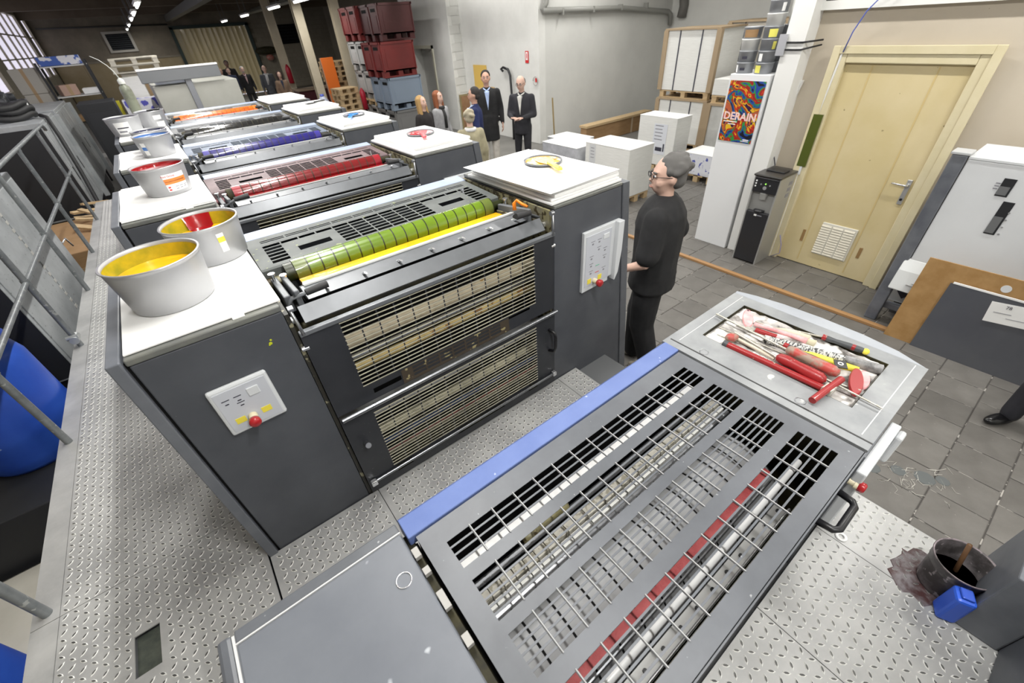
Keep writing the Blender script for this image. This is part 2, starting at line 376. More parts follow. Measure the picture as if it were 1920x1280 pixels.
# back wall: painted block, tan boarding below, louvre vent, gate opening
wb = struct('wall_back', MB().plate([-2.5, 13.2], [F, CEIL], [(3.05, 6.85, F, 2.55)], 32.0, 32.3, 'y'), HALL)
mb = MB()
for r in range(18):
    z0 = F + .05 + .22 * r
    for c in range(18):
        x0 = 6.95 + .34 * c + (.17 if r % 2 else 0)
        if x0 < 12.8: mb.box(x0, x0 + .33, 31.985, 32.01, z0, z0 + .21)
mb.build('blocks', HALL2, wb, kind='stuff')
for k in range(5): B(-2.45 + 1.1 * k, -2.45 + 1.1 * k + 1.09, 31.95, 32.0, F, 1.35).build('boarding_panel', CREME_PANEL, wb)
B(-2.5, 3.0, 31.92, 32.0, 1.35, 1.43).build('rail', HALL2, wb)
v = thing('louvre_vent', 'white-framed dark louvre vent high on the back wall', 'vent', (.63, 32.0, 1.72))
MB().box(-.6, .6, -.08, 0, 0, .1).box(-.6, .6, -.08, 0, .78, .88).box(-.6, -.48, -.08, 0, .1, .78).box(.48, .6, -.08, 0, .1, .78).build('frame', mat('vent_frame', (.42, .4, .35), .6), v)
for k in range(8): MB().obox((0, -.03, .14 + .082 * k), (.96, .06, .012), (.7, 0, 0)).build('slat', mat('vent_slat', (.05, .055, .06), .5), v)
B(-.48, .48, -.004, -.001, .1, .78).build('backing', DARK, v)
v = thing('wall_grille', 'dark square ventilation grille beside the second post', 'vent', (9.0, 31.98, 1.5))
MB().box(-.5, .5, -.05, 0, 0, .95).build('frame', DARK, v)
for k in range(6): MB().obox((0, -.06, .1 + .15 * k), (.9, .05, .012), (.6, 0, 0)).build('slat', GUARD, v)
# plastic strip curtain in the gate
g = thing('gate_frame', 'tall dark green steel frame around the yellow strip curtain', 'frame', (4.95, 31.9, F))
GF = mat('gate_green', (.03, .05, .045), .6)
MB().box(-1.95, -1.8, -.1, .1, 0, 3.4).build('jamb', GF, g); MB().box(1.8, 1.95, -.1, .1, 0, 3.4).build('jamb', GF, g); MB().box(-1.95, 1.95, -.1, .1, 3.3, 3.45).build('lintel', GF, g)
c_ = thing('strip_curtain', 'yellowed see-through plastic strip curtain hanging in the gate', 'curtain', (4.95, 32.15, F))
CURT = mat('curtain_plastic', (.72, .6, .32), .3, col2=(.7, .6, .36), nscale=5, stretch=(3, 3, .35), coat=.3, bump=.4, bscale=5, spot=(.85, .8, .6), spots=.3, sscale=3)
for k in range(14):
    mb = MB(); x0 = -1.82 + .26 * k; n = 7; a = []; b_ = []
    for j in range(n):
        u = x0 + .3 * j / (n - 1); yy = .03 * math.sin(PI * j / (n - 1)) + .03 * (k % 2); a.append((u, yy, .02)); b_.append((u + .02 * math.sin(k), yy, 3.3))
    n2 = [(p[0], p[1] + .008, p[2]) for p in a[::-1]]; n3 = [(p[0], p[1] + .008, p[2]) for p in b_[::-1]]
    mb.loft([a + n2, b_ + n3]); mb.build('curtain_strip', CURT, c_)
struct('trim_1', B(2.9, 7.0, 33.6, 33.7, F, 2.7), mat('yard_wall', (.3, .24, .12), .8))
# beams and ducts of the hall
for k, yy in enumerate((10.5, 17.0, 23.5, 29.5)):
    struct('trim_%d' % (k + 2), B(-2.5, 13.1, yy, yy + .35, CEIL - .5, CEIL), mat('beam_brown', (.1, .075, .05), .8, col2=(.14, .11, .075), nscale=1))
struct('trim_6', B(3.0, 3.25, 8.5, 31.9, CEIL - .75, CEIL - .5), mat('duct', (.1, .1, .09), .5))
p = MB().path([(6.6, 9.0, 2.95), (6.6, 31.5, 2.95)], .07, 10).path([(6.9, 9, 3.1), (6.9, 31.5, 3.1)], .05, 8)
tag(p.build('ceiling_pipe', mat('pipe_grey', (.25, .25, .22), .5, metal=.4), None), 'pair of grey pipes under the hall ceiling', 'pipe')
p = MB().path([(-2.3, 31.8, 2.85), (3.0, 31.8, 2.75)], .04, 6)
tag(p.build('wall_conduit', mat('conduit_dark', (.04, .04, .035), .6), None), 'thin dark conduit across the back wall above the louvre', 'pipe')
# right-hand side: door wall, recess, white column
wr = struct('wall_right', MB().plate([-5.2, 1.0], [F, 1.72], [(-.575, .475, F, 1.36)], 0, .16, 'z'), WALL_C)
wr.data.transform(Matrix(((0, 0, 1, 6.0), (1, 0, 0, 0), (0, 1, 0, 0), (0, 0, 0, 1))))
B(5.93, 6.2, -5.2, .95, 1.72, 1.79).build('ledge', mat('ledge_white', (.78, .78, .75), .5), wr)
struct('wall_front', B(-2.6, 13.2, -5.35, -5.2, F, CEIL), WALL_W)
struct('trim_7', B(8.3, 8.5, -5.2, 1.0, F, CEIL), WALL_G)
struct('trim_8', MB().box(6.16, 8.3, -5.2, 1.0, 1.6, 1.7), WALL_W)
struct('wall_recess_right', B(13.0, 13.2, 1.0, 7.5, F, CEIL), WALL_G)
struct('wall_recess_front', B(6.0, 13.2, .98, 1.1, F, CEIL), WALL_G)
struct('wall_recess_back', B(8.3, 13.2, 7.5, 7.8, F, CEIL), WALL_G)
struct('wall_white', B(8.1, 8.3, 7.5, 10.8, F, CEIL), WALL_W)
colm = struct('wall_column', MB().box(7.72, 8.7, 10.8, 11.9, F, CEIL).box(7.72, 8.7, 13.1, 13.6, F, CEIL).box(7.72, 8.7, 11.9, 13.1, 1.3, CEIL).box(8.0, 8.7, 11.9, 13.1, F, 1.3), WALL_W)
mb = MB()
for r in range(20):
    for c in range(3):
        z0 = F + .2 * r; x0 = 7.74 + .32 * c + (.1 if r % 2 else 0); mb.box(x0, min(x0 + .31, 8.69), 10.785, 10.8, z0, min(z0 + .19, CEIL))
mb.build('blocks', WALL_G, colm, kind='stuff')
for (a, b_, z0, z1) in ((11.82, 11.9, F, 1.38), (13.1, 13.18, F, 1.38), (11.82, 13.18, 1.3, 1.38)): B(7.69, 7.72, a, b_, z0, z1).build('niche_trim', mat('niche_trim', (.66, .64, .52), .6), colm)
struct('wall_hall_right', B(11.5, 11.7, 13.6, 32, F, CEIL), HALL2)
struct('trim_9', B(8.7, 11.7, 13.45, 13.6, F, CEIL), HALL2)
# door
d = struct('door_1', B(5.985, 6.03, -.53, .43, F + .01, 1.3), DOORC)
FR = mat('door_frame_cream', (.62, .55, .35), .45, col2=(.67, .6, .41), nscale=4)
for (a, b_) in ((.43, .53), (-.63, -.53)):
    MB().box(5.94, 6.16, a, b_, F, 1.4).build('door_jamb', FR, d, bevel=.008)
MB().box(5.94, 6.16, -.53, .43, 1.3, 1.4).build('door_head', FR, d, bevel=.008)
MB().box(5.925, 5.945, .50, .565, F, 1.44).build('architrave', FR, d, bevel=.004); MB().box(5.925, 5.945, -.665, -.6, F, 1.44).build('architrave', FR, d, bevel=.004)
MB().box(5.925, 5.945, -.6, .5, 1.375, 1.44).build('architrave', FR, d, bevel=.004)
for yy in (.2, -.3): MB().box(5.982, 5.987, yy - .006, yy + .006, F + .05, 1.28).build('seam', mat('door_seam', (.6, .47, .22), .5), d)
hp = MB().box(5.972, 5.986, -.505, -.465, .12, .36).build('handle_plate', ALU, d, bevel=.004)
MB().path([(5.98, -.485, .31), (5.935, -.485, .31), (5.93, -.46, .312), (5.93, -.36, .318)], .0095, 8).build('door_lever', STEEL_B, hp)
MB().lathe([(.012, 5.965), (.012, 5.973)], (0, -.485, .17), 12, 'x').build('keyhole', BLACK_P, hp)
vg = MB().box(5.972, 5.986, -.27, .08, -.6, -.22).build('door_vent', mat('vent_white', (.72, .7, .62), .5), d, bevel=.006)
for k in range(3):
    for j in range(12): MB().obox((5.968, -.25 + .115 * k + .05, -.575 + .029 * j), (.006, .1, .02), (0, .5, 0)).build('slat', mat('vent_cream', (.7, .66, .55), .5), vg)
MB().box(5.98, 5.985, .22, .25, -.5, -.36).build('scuff', mat('scuff_brown', (.3, .18, .07), .7), d)
MB().box(5.98, 5.985, -.38, -.35, -.52, -.4).build('scuff', mat('scuff_brown', (.3, .18, .07), .7), d)
# low tan rail on the floor
mb = MB().box(5.135, 5.19, -4.5, 5.6, F, F + .03)
tag(mb.build('floor_rail', mat('rail_tan', (.36, .2, .085), .5), None, bevel=.004), 'long flat tan wooden rail lying on the tiled floor', 'rail')
# ---------------------------------------------------------------- tread-plate gallery
def lozenges(x0, x1, y0, y1, z, hole=None):
    mb = MB(); g = .035; l, wd, h = .0165, .0052, .0026
    i0 = math.ceil((x0 + .012) / g); i1 = math.floor((x1 - .012) / g); j0 = math.ceil((y0 + .012) / g); j1 = math.floor((y1 - .012) / g)
    r2 = math.sqrt(.5)
    for i in range(i0, i1 + 1):
        for j in range(j0, j1 + 1):
            sgn = 1 if (i + j) % 2 else -1
            cx, cy = i * g, j * g; d1 = Vector((r2, r2 * sgn, 0)); d2 = Vector((-r2 * sgn, r2, 0)); c = Vector((cx, cy, z))
            up = Vector((0, 0, h)); hx = [-d1 * l, -d2 * wd - d1 * l * .4, -d2 * wd + d1 * l * .4, d1 * l, d2 * wd + d1 * l * .4, d2 * wd - d1 * l * .4]
            if hole and hole[0] - .02 < cx < hole[1] + .02 and hole[2] - .02 < cy < hole[3] + .02: continue
            mb.m = 0; mb.add([c + q for q in hx] + [c + q * .62 + up for q in hx], [(a, (a + 1) % 6, 6 + (a + 1) % 6, 6 + a) for a in range(6)], False)
            mb.m = 1; mb.add([c + q * .62 + up for q in hx], [(0, 1, 2, 3, 4, 5)], False)
    return mb
gal = struct('walkway', MB().box(-.84, 2.2, -2.9, 7.6, -.12, -.05).box(-.84, -.78, -2.9, 7.6, F, -.12).box(-.84, -.82, 7.5, 7.6, F, -.12), mat('walkway_frame', (.13, .135, .14), .5))
def tread(x0, x1, y0, y1, hole=None, pat=True):
    e = .0015
    if hole:
        mb = MB().plate([x0 + e, x1 - e], [y0 + e, y1 - e], [hole], -.006, 0)
    else: mb = B(x0 + e, x1 - e, y0 + e, y1 - e, -.006, 0)
    o = mb.build('tread_plate', GALV, gal)
    if pat:
        lz = lozenges(x0, x1, y0, y1, 0, hole)
        lz.build('tread_pattern', [GALV2, GALV3], o, kind='stuff')
    return o
EDGE = -.755
for (a, b_) in ((-2.9, -1.4), (-1.4, .3), (.3, 2.75), (2.75, 5.2), (5.2, 7.6)):
    tread(-.85, EDGE, a, b_, pat=False)
    if a == -1.4: tread(EDGE, -.005, a, b_, hole=(-.505, -.42, -.165, .005))
    else: tread(EDGE, -.005, a, b_)
B(-.505, -.42, -.165, .005, -.045, -.02).build('floor_box', mat('box_green', (.06, .07, .06), .35, col2=(.1, .11, .09), nscale=30), gal)
for k in range(-1, 5):
    y0 = 1.43 * k - .577 - (.108 if k == 0 else 0); y1 = 1.43 * k - .003
    if k == -1: y0, y1 = -2.06, -1.445
    if k == -1:
        tread(.0, 1.45, y0, y1); tread(1.45, 1.95, y0, y1); tread(1.95, 2.26, y0, y1)
    else:
        tread(0, .52, y0, y1, pat=k < 2); tread(.52, 1.75, y0, y1, pat=k < 2); tread(1.75, 1.913, y0 + .0, y1, pat=k < 2)
# ================================================================== THE PRESS
UT = Matrix.Translation((0, 0, -F))
def UB():
    m = MB(); m.T = UT; return m
PITCH = 1.43; H = 1.125
def make_unit():
    t = thing('printing_unit', '', 'printing press')
    # left side cabinet
    UB().box(.045, .474, .0, .80, F, 1.098).build('left_cabinet', PAINT, t, bevel=.004)
    UB().box(.0, .036, -.012, .80, F, 1.125).build('side_panel', PAINT_S, t, bevel=.004)
    UB().box(.036, .045, .012, .79, F, 1.105).build('gap_strip', DARK, t)
    UB().box(.042, .476, -.004, .8, 1.1, 1.123).build('cabinet_top', LIP, t, bevel=.005)
    UB().box(.335, .372, .004, .03, 1.1225, 1.128).build('latch', mat('latch_white', (.62, .63, .6), .4), t, bevel=.002)
    # right side cabinet with flared cladding
    mb = UB(); mb.loft([[(1.724, 0, F), (2.43, 0, F), (2.43, .8, F), (1.724, .8, F)], [(1.724, 0, 1.105), (2.205, 0, 1.105), (2.205, .8, 1.105), (1.724, .8, 1.105)]])
    mb.build('right_cabinet', PAINT, t, bevel=.004)
    mb = UB(); mb.loft([[(2.43, -.006, F), (2.5, -.006, F), (2.5, .8, F), (2.43, .8, F)], [(2.208, -.006, 1.118), (2.262, -.006, 1.118), (2.262, .8, 1.118), (2.208, .8, 1.118)]])
    mb.build('side_cladding', PAINT_L, t, bevel=.006)
    UB().box(1.722, 2.207, -.003, .8, 1.107, 1.123).build('cabinet_top', LIP, t, bevel=.004)
    # frames and dark interior
    UB().box(.476, .49, .0, .8, .0, 1.08).build('side_frame', STAIN_D, t); UB().box(1.71, 1.722, .02, .8, .0, 1.1).build('side_frame', STAINED, t)
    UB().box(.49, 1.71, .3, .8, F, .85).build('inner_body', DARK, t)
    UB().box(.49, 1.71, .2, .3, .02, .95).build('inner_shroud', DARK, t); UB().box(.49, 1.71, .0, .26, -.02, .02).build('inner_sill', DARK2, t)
    # rollers behind the guard
    for (yy, zz, r, m) in ((.12, .80, .032, mat('roller_cream', (.55, .47, .33), .5, spot=(.35, .2, .05), spots=.3, sscale=14)), (.1, .735, .012, STEEL_B), (.12, .665, .02, mat('roller_yellowed', (.66, .5, .2), .5, spot=(.3, .15, .04), spots=.4, sscale=22)),
                           (.2, .9, .02, DARK2), (.12, .40, .045, mat('blanket_grey', (.5, .5, .5), .5)), (.1, .265, .02, mat('roller_pale', (.62, .58, .4), .5)), (.06, .215, .01, mat('bar_navy', (.02, .05, .16), .4)),
                           (.1, .175, .018, mat('roller_pale', (.62, .58, .4), .5)), (.06, .14, .01, mat('bar_red', (.22, .03, .025), .4)), (.1, .08, .016, mat('roller_pale', (.62, .58, .4), .5))):
        UB().tube((.5, yy, zz), (1.7, yy, zz), r, n=12).build('roller', m, t)
    # guards: pierced sheets
    nc, nr = 13, 16
    hol = []
    x0, x1, z0, z1 = .63, 1.58, .655, .978; px, pz = (x1 - x0) / nc, (z1 - z0) / nr
    hol += [(x0 + px * i + .003, x0 + px * (i + 1) - .003, z0 + pz * j + .0022, z0 + pz * (j + 1) - .0022) for i in range(nc) for j in range(nr)]
    hol += [(.665, .795, .592, .618), (1.4, 1.54, .63, .656 - .012)]
    g = UB().plate([.492, 1.708], [.562, 1.0], [h for h in hol if h[2] > .0], -.012, -.0105, 'y').build('upper_guard', GUARD, t)
    x0, x1, z0, z1 = .63, 1.572, .125, .5; nr = 19; px, pz = (x1 - x0) / nc, (z1 - z0) / nr
    hol = [(x0 + px * i + .0035, x0 + px * (i + 1) - .0035, z0 + pz * j + .0022, z0 + pz * (j + 1) - .0022) for i in range(nc) for j in range(nr)]
    for (a, b_) in ((.64, .73), (1.0, 1.32), (1.5, 1.572)): hol += [(a + .003, b_ - .003, .062 + .018 * j, .062 + .018 * j + .01) for j in range(3)]
    UB().plate([.492, 1.708], [.022, .54], hol, -.02, -.0185, 'y').build('lower_guard', GUARD, t)
    mb = UB()
    for j in range(17): zz = .655 + .0202 * j; mb.box(.63, 1.58, -.015, -.012, zz - .0018, zz + .0018)
    for j in range(20): zz = .125 + .01974 * j; mb.box(.63, 1.572, -.024, -.0205, zz - .0018, zz + .0018)
    mb.build('guard_bars_lit', GUARD_BAR_LIT, t, kind='stuff')
    UB().plate([.8, 1.4], [.565, .585 + .055], [(.85 + .0714 * i + .004, .85 + .0714 * (i + 1) - .004, .58 + .02 * j, .58 + .02 * j + .014) for i in range(7) for j in range(3)], -.0135, -.0121, 'y').build('centre_grille', mat('grille_brown', (.06, .045, .03), .5, spot=(.35, .3, .15), spots=.35, sscale=30), t)
    UB().tube((.5, -.035, .552), (1.71, -.035, .552), .011).build('guard_rod', STEEL, t); UB().tube((.505, -.03, .098), (1.7, -.03, .098), .008).build('guard_rod', STEEL, t)
    UB().obox((.515, -.035, .1), (.03, .025, .03)).build('clamp', STEEL_B, t, bevel=.004); UB().obox((1.69, -.035, .105), (.025, .025, .03)).build('clamp', STEEL_B, t, bevel=.004)
    UB().tube((.553, -.02, .355), (.553, -.07, .385), .013).build('guard_knob', STEEL, t)
    UB().path([(1.665, -.014, .29), (1.675, -.055, .3), (1.68, -.06, .33), (1.68, -.06, .4), (1.675, -.055, .43), (1.665, -.014, .44)], .009).build('guard_handle', BLACK_P, t)
    # lip, steel tray, ink fountain
    UB().box(.492, 1.712, -.02, .004, .985, 1.003).build('guard_lip', STEEL_D, t, bevel=.003)
    UB().prism([(.012, 1.088), (-.034, 1.04), (-.03, 1.034), (.018, 1.078)], .53, 1.69, 'x').build('drip_tray', STEEL_D, t)
    UB().prism([(.062, 1.128), (.05, 1.13), (.024, 1.094), (.03, 1.086), (.07, 1.086)], .58, 1.69, 'x').build('fountain_front', STEEL_D, t, bevel=.002)
    UB().box(.595, 1.68, .048, .058, 1.129, 1.136).build('fountain_blade', mat('blade_bright', (.8, .8, .78), .35, metal=.2), t)
    mb = UB()
    for i in range(7): mb.tube((.66 + .155 * i, .036, 1.108), (.66 + .155 * i, .026, 1.116), .006, n=8)
    mb.build('bolts', STEEL_B, t, kind='stuff')
    UB().box(.58, 1.7, .06, .26, 1.04, 1.06).build('fountain_base', DARK, t)
    nB = 18; mb = UB(); L = 1.01 / nB
    mb.m = 1; mb.tube((.57, .208, 1.128), (.605, .208, 1.128), .038, n=28); mb.tube((1.6, .208, 1.128), (1.69, .208, 1.128), .02, n=16)
    for i in range(nB):
        a = .605 + L * i; mb.m = 0 if 0 < i < nB - 1 else 2; mb.lathe([(.046, a), (.046, a + L - .006)], (0, .208, 1.128), 40, 'x')
        mb.m = 1; mb.lathe([(.0452, a + L - .006), (.0452, a + L)], (0, .208, 1.128), 28, 'x')
    mb.build('ink_roller', [INK_Y, mat('ring_dark', (.02, .025, .006), .35), INK_Y], t)
    UB().prism([(.059, 1.131), (.059, 1.09), (.17, 1.09), (.15, 1.1), (.13, 1.124), (.09, 1.129)], .6, 1.6, 'x').build('ink_pool', INK_Y, t)
    UB().prism([(.058, 1.134), (.058, 1.1), (.15, 1.1), (.16, 1.12)], 1.625, 1.633, 'x').build('fountain_cheek', INK_YG, t)
    # hood with slots
    p = .0797; rows = [(.285 + .036 * j, .285 + .036 * j + .027) for j in range(6)]; hol = []
    for i in range(14):
        a, b_ = .547 + p * i, .547 + p * i + .073
        for j, (c, d_) in enumerate(rows):
            if i in (0, 13) or 4 <= i <= 9 or j == 5: hol.append((a, b_, c, d_))
    for i in range(10): hol.append((.55 + .111 * i, .55 + .111 * i + .104, .528, .538)); hol.append((.55 + .111 * i, .55 + .111 * i + .104, .546, .556))
    hol += [(.675, .82, .335, .385), (1.40, 1.54, .335, .385)]
    UB().plate([.492, 1.7], [.255, .6], hol, 1.1495, 1.151).build('hood', PAINT_HOOD, t)
    UB().prism([(.255, 1.151), (.247, 1.145), (.247, 1.105), (.255, 1.105)], .492, 1.7, 'x').build('hood_edge', PAINT_HOOD, t)
    UB().box(.492, .497, .255, .6, 1.0, 1.145).build('hood_side', PAINT_HOOD, t); UB().box(1.695, 1.7, .255, .6, 1.0, 1.145).build('hood_side', PAINT_HOOD, t)
    UB().prism([(.602, 1.152), (.602, 1.12), (.70, 1.07), (.705, 1.14), (.69, 1.156)], .5, 1.71, 'x').build('rear_strip', BLUE_P, t, bevel=.002)
    UB().box(.5, 1.7, .8, .85, .0, 1.03).build('rear_cover', PAINT, t)
    for (yy, zz, r) in ((.31, 1.02, .03), (.39, 1.035, .035), (.47, 1.02, .03), (.54, 1.035, .03)): UB().tube((.5, yy, zz), (1.69, yy, zz), r, n=12).build('distributor_roller', DARK if zz > 1.03 else mat('distributor_inked', (.015, .014, .01), .6, spot=(.3, .24, .04), spots=.27, sscale=22, spec=.2), t)
    # lever work at both sides
    for sx, x0 in ((1, .0), (-1, 2.2)):
        X = lambda v: x0 + sx * v
        def bx(mb, a, b_, *r): return mb.box(min(X(a), X(b_)), max(X(a), X(b_)), *r)
        bx(UB(), .505, .53, .03, .2, 1.06, 1.13).build('lever_arm', STEEL_D, t, bevel=.004)
        bx(UB(), .54, .56, .02, .17, 1.07, 1.145).build('lever_arm', STEEL_D, t, bevel=.004)
        UB().tube((X(.515), .16, 1.1), (X(.515), .16, 1.165), .006).tube((X(.515), .16, 1.16), (X(.515), .16, 1.168), .014).build('wing_screw', STEEL_B, t)
        UB().tube((X(.55), .13, 1.1), (X(.55), .13, 1.16), .006).tube((X(.55), .13, 1.155), (X(.55), .13, 1.163), .014).build('wing_screw', STEEL_B, t)
        UB().path([(X(.5), .02, 1.09), (X(.53), .03, 1.115), (X(.58), .0, 1.135)], .007).build('crank_arm', STEEL_D, t)
        UB().tube((X(.575), .0, 1.135), (X(.655), .006, 1.137), .0125, .0145, n=14).build('crank_grip', RUBBER, t)
        UB().path([(X(.497), -.012, 1.1), (X(.503), -.02, 1.03), (X(.505), -.022, .995)], .006).tube((X(.492), -.01, 1.1), (X(.51), -.01, 1.1), .011).build('linkage', STEEL, t)
        UB().tube((X(.48), .06, 1.02), (X(.505), .06, 1.02), .016).build('boss', STEEL_B, t)
        UB().tube((X(.48), -.004, .93), (X(.505), -.004, .93), .01).build('hinge_bolt', STEEL_B, t)
        UB().tube((X(.49), .24, 1.09), (X(.56), .24, 1.09), .024).build('shaft_end', STAINED, t)
    # control panels with stop buttons
    pl = UB().prism([(.157, .92), (.157, .713), (.345, .713), (.345, .92)], -.02, 0, 'y').build('control_panel', PANEL_W, t, bevel=.008)
    UB().box(.17, .333, -.0225, -.019, .728, .905).build('membrane', PANEL_F, pl)
    mb = UB()
    for (a, c) in ((.185, .868), (.222, .868), (.222, .84)): mb.box(a, a + .024, -.0235, -.0222, c, c + .003)
    for (a, c) in ((.19, .855), (.228, .853), (.228, .83)): mb.box(a, a + .012, -.0235, -.0222, c - .004, c)
    mb.build('key_marks', INKDARK, pl); UB().box(.266, .303, -.027, -.022, .85, .884).build('key', PANEL_W, pl, bevel=.002)
    for a in (.19, .275): UB().box(a, a + .032, -.0238, -.0222, .758, .782).build('sticker', YEL_S, pl)
    UB().tube((.243, -.022, .768), (.243, -.048, .768), .015, n=16).build('button_collar', CREAM_P, pl); UB().lathe([(.011, -.048), (.018, -.052), (.02, -.068), (.016, -.074), (0.001, -.075)], (.243, 0, .768), 18, 'y').build('stop_button', RED_B, pl)
    poly = [(1.918, .93), (2.202, .925), (2.202, .75), (2.195, .66), (2.17, .572), (1.918, .565)]
    pl = UB().prism([(2.16, .93), (2.205, .93), (2.205, .75), (2.19, .62), (2.165, .575), (2.16, .575)], -.045, 0, 'y').prism([(1.918, .93), (2.16, .93), (2.16, .6), (2.13, .6), (2.13, .575), (1.918, .57)], -.02, 0, 'y').build('control_panel', PANEL_W, t, bevel=.006)
    UB().box(1.935, 2.13, -.0225, -.019, .6, .905).build('membrane', PANEL_F, pl)
    mb = UB()
    for (a, c) in ((1.97, .865), (2.02, .865), (2.02, .82), (2.07, .80), (1.965, .78), (2.07, .755), (1.965, .735), (1.965, .69), (2.07, .68)): mb.box(a, a + .03, -.0235, -.0222, c, c + .0035); mb.box(a + .008, a + .02, -.0235, -.0222, c - .018, c - .009)
    mb.build('key_marks', INKGREY, pl); UB().box(2.065, 2.11, -.026, -.022, .855, .885).build('key', PANEL_W, pl, bevel=.002)
    UB().box(2.015, 2.045, -.0235, -.0222, .71, .714).build('mark', mat('mark_green', (.1, .45, .25), .5), pl); UB().box(2.015, 2.045, -.0235, -.0222, .668, .672).build('mark', mat('mark_red', (.6, .1, .1), .5), pl)
    for a in (1.955, 2.04): UB().box(a, a + .03, -.0238, -.0222, .615, .645).build('sticker', YEL_S, pl)
    UB().tube((2.01, -.022, .622), (2.01, -.05, .622), .015, n=16).build('button_collar', CREAM_P, pl); UB().lathe([(.012, -.05), (.02, -.055), (.022, -.074), (.017, -.08), (0.001, -.081)], (2.01, 0, .622), 18, 'y').build('stop_button', RED_B, pl)
    return t
unit0 = make_unit(); unit0.location = (0, 0, F)
# the inking mechanism sits lower and further back between the side frames
MECH = {'drip_tray', 'fountain_front', 'fountain_blade', 'bolts', 'fountain_base', 'ink_roller', 'ink_pool', 'fountain_cheek', 'hood', 'hood_edge', 'hood_side', 'rear_strip', 'distributor_roller', 'lever_arm', 'wing_screw', 'crank_arm', 'crank_grip', 'shaft_end'}
KEY = [(-.1, -.036, -.032), (-.034, .03, -.032), (.012, .07, -.030), (.024, .11, -.044), (.055, .24, -.080), (.70, .86, -.05), (.9, 1.05, -.05)]
def remap(me):
    for v in me.vertices:
        y = v.co.y
        for (a, ya, za), (b, yb, zb) in zip(KEY, KEY[1:]):
            if a <= y <= b: q = (y - a) / (b - a); v.co.y = ya + (yb - ya) * q; v.co.z += za + (zb - za) * q; break
    me.update()
for ch in unit0.children:
    if ch.name.split('.')[0] in MECH: remap(ch.data)
unit0['label'] = 'dark grey printing unit nearest the camera, olive-green banded roller over yellow ink'
GREENR = mat('ink_olive_green', (.115, .2, .008), .25, coat=.6, col2=(.14, .23, .012), nscale=6)
OLIVE = mat('ink_olive_film', (.12, .16, .03), .3, coat=.6)
inks = [('yellow', GREENR, OLIVE, INK_Y, PAINT_HOOD, STAINED),
        ('red', mat('roller_red', (.17, .006, .008), .2, coat=.8), mat('roller_red_film', (.3, .01, .02), .3, coat=.5), INK_R, mat('hood_reddish', (.13, .09, .095), .55, spec=.25, col2=(.2, .15, .155), nscale=6), mat('stain_red', (.2, .07, .08), .4, metal=.3)),
        ('blue', mat('roller_blue', (.018, .014, .16), .2, coat=.8), mat('roller_blue_film', (.04, .03, .25), .3, coat=.5), mat('pool_blue', (.1, .12, .3), .15, coat=.8), mat('hood_bluish', (.13, .16, .21), .55, spec=.25, col2=(.19, .22, .28), nscale=6), STEEL_D),
        ('black', mat('roller_black', (.01, .01, .01), .12, coat=1.), mat('roller_black_film', (.02, .02, .02), .2, coat=.5), mat('pool_black', (.01, .01, .012), .1, coat=1.), mat('hood_greyish', (.12, .125, .135), .55, spec=.25, col2=(.19, .195, .2), nscale=6), STEEL_D),
        ('orange', mat('roller_orange', (.8, .16, .01), .17, coat=.8, spot=(.6, .06, .01), spots=.4, sscale=40), mat('roller_orange_film', (.8, .2, .02), .3, coat=.5), mat('pool_orange', (.8, .2, .02), .15, coat=.8), mat('hood_pale', (.3, .3, .3), .3, metal=.4, col2=(.4, .4, .4), nscale=8), STAINED)]
ulab = ['', 'grey printing unit with glossy red roller, second from the camera', 'grey printing unit with dark blue inked roller, between the red and the black one', 'grey printing unit with black inked roller, behind the blue one', 'grey printing unit with bright orange roller, last in the row']
def set_mat(o, slot, m): o.material_slots[slot].link = 'OBJECT'; o.material_slots[slot].material = m
UNITS = [unit0]
for k in range(1, 5):
    u = copy_tree(unit0); u.location = (0, PITCH * k, F); u['label'] = ulab[k]; UNITS.append(u)
for k, u in enumerate(UNITS):
    for ch in u.children:
        n = ch.name.split('.')[0]
        if n == 'ink_roller': set_mat(ch, 0, inks[k][1]); set_mat(ch, 2, inks[k][2]); k and set_mat(ch, 1, DARK2)
        elif n == 'ink_pool': set_mat(ch, 0, inks[k][3])
        elif n in ('hood', 'hood_edge', 'hood_side'): set_mat(ch, 0, inks[k][4])
        elif n in ('shaft_end', 'fountain_cheek'): set_mat(ch, 0, inks[k][5])
        if n == 'ink_roller': ch['label'] = ['olive-green inked roller with dark rings', 'red inked roller', 'dark blue inked roller', 'black inked roller', 'orange inked roller'][k]
    u['group'] = 'printing units of the press'
for (x, z, r) in ((.40, 1.0, .006), (.405, 1.012, .004), (.395, .995, .003)):
    UB().lathe([(r, -.0012), (r * .7, -.0018)], (x, 0, z), 9, 'y').build('ink_splash', mat('splash_yellow', (.55, .6, .02), .4), unit0, label='small yellow-green ink splash')
UB().path([(1.6, .15, 1.10), (1.607, .16, 1.13), (1.615, .15, 1.145), (1.625, .12, 1.13), (1.632, .09, 1.125)], [.01, .009, .007, .008, .006], 10).build('ink_agitator', mat('cone_orange', (.85, .22, .01), .35), unit0, label='small orange plastic ink cone')
remap(unit0.children[-1].data)
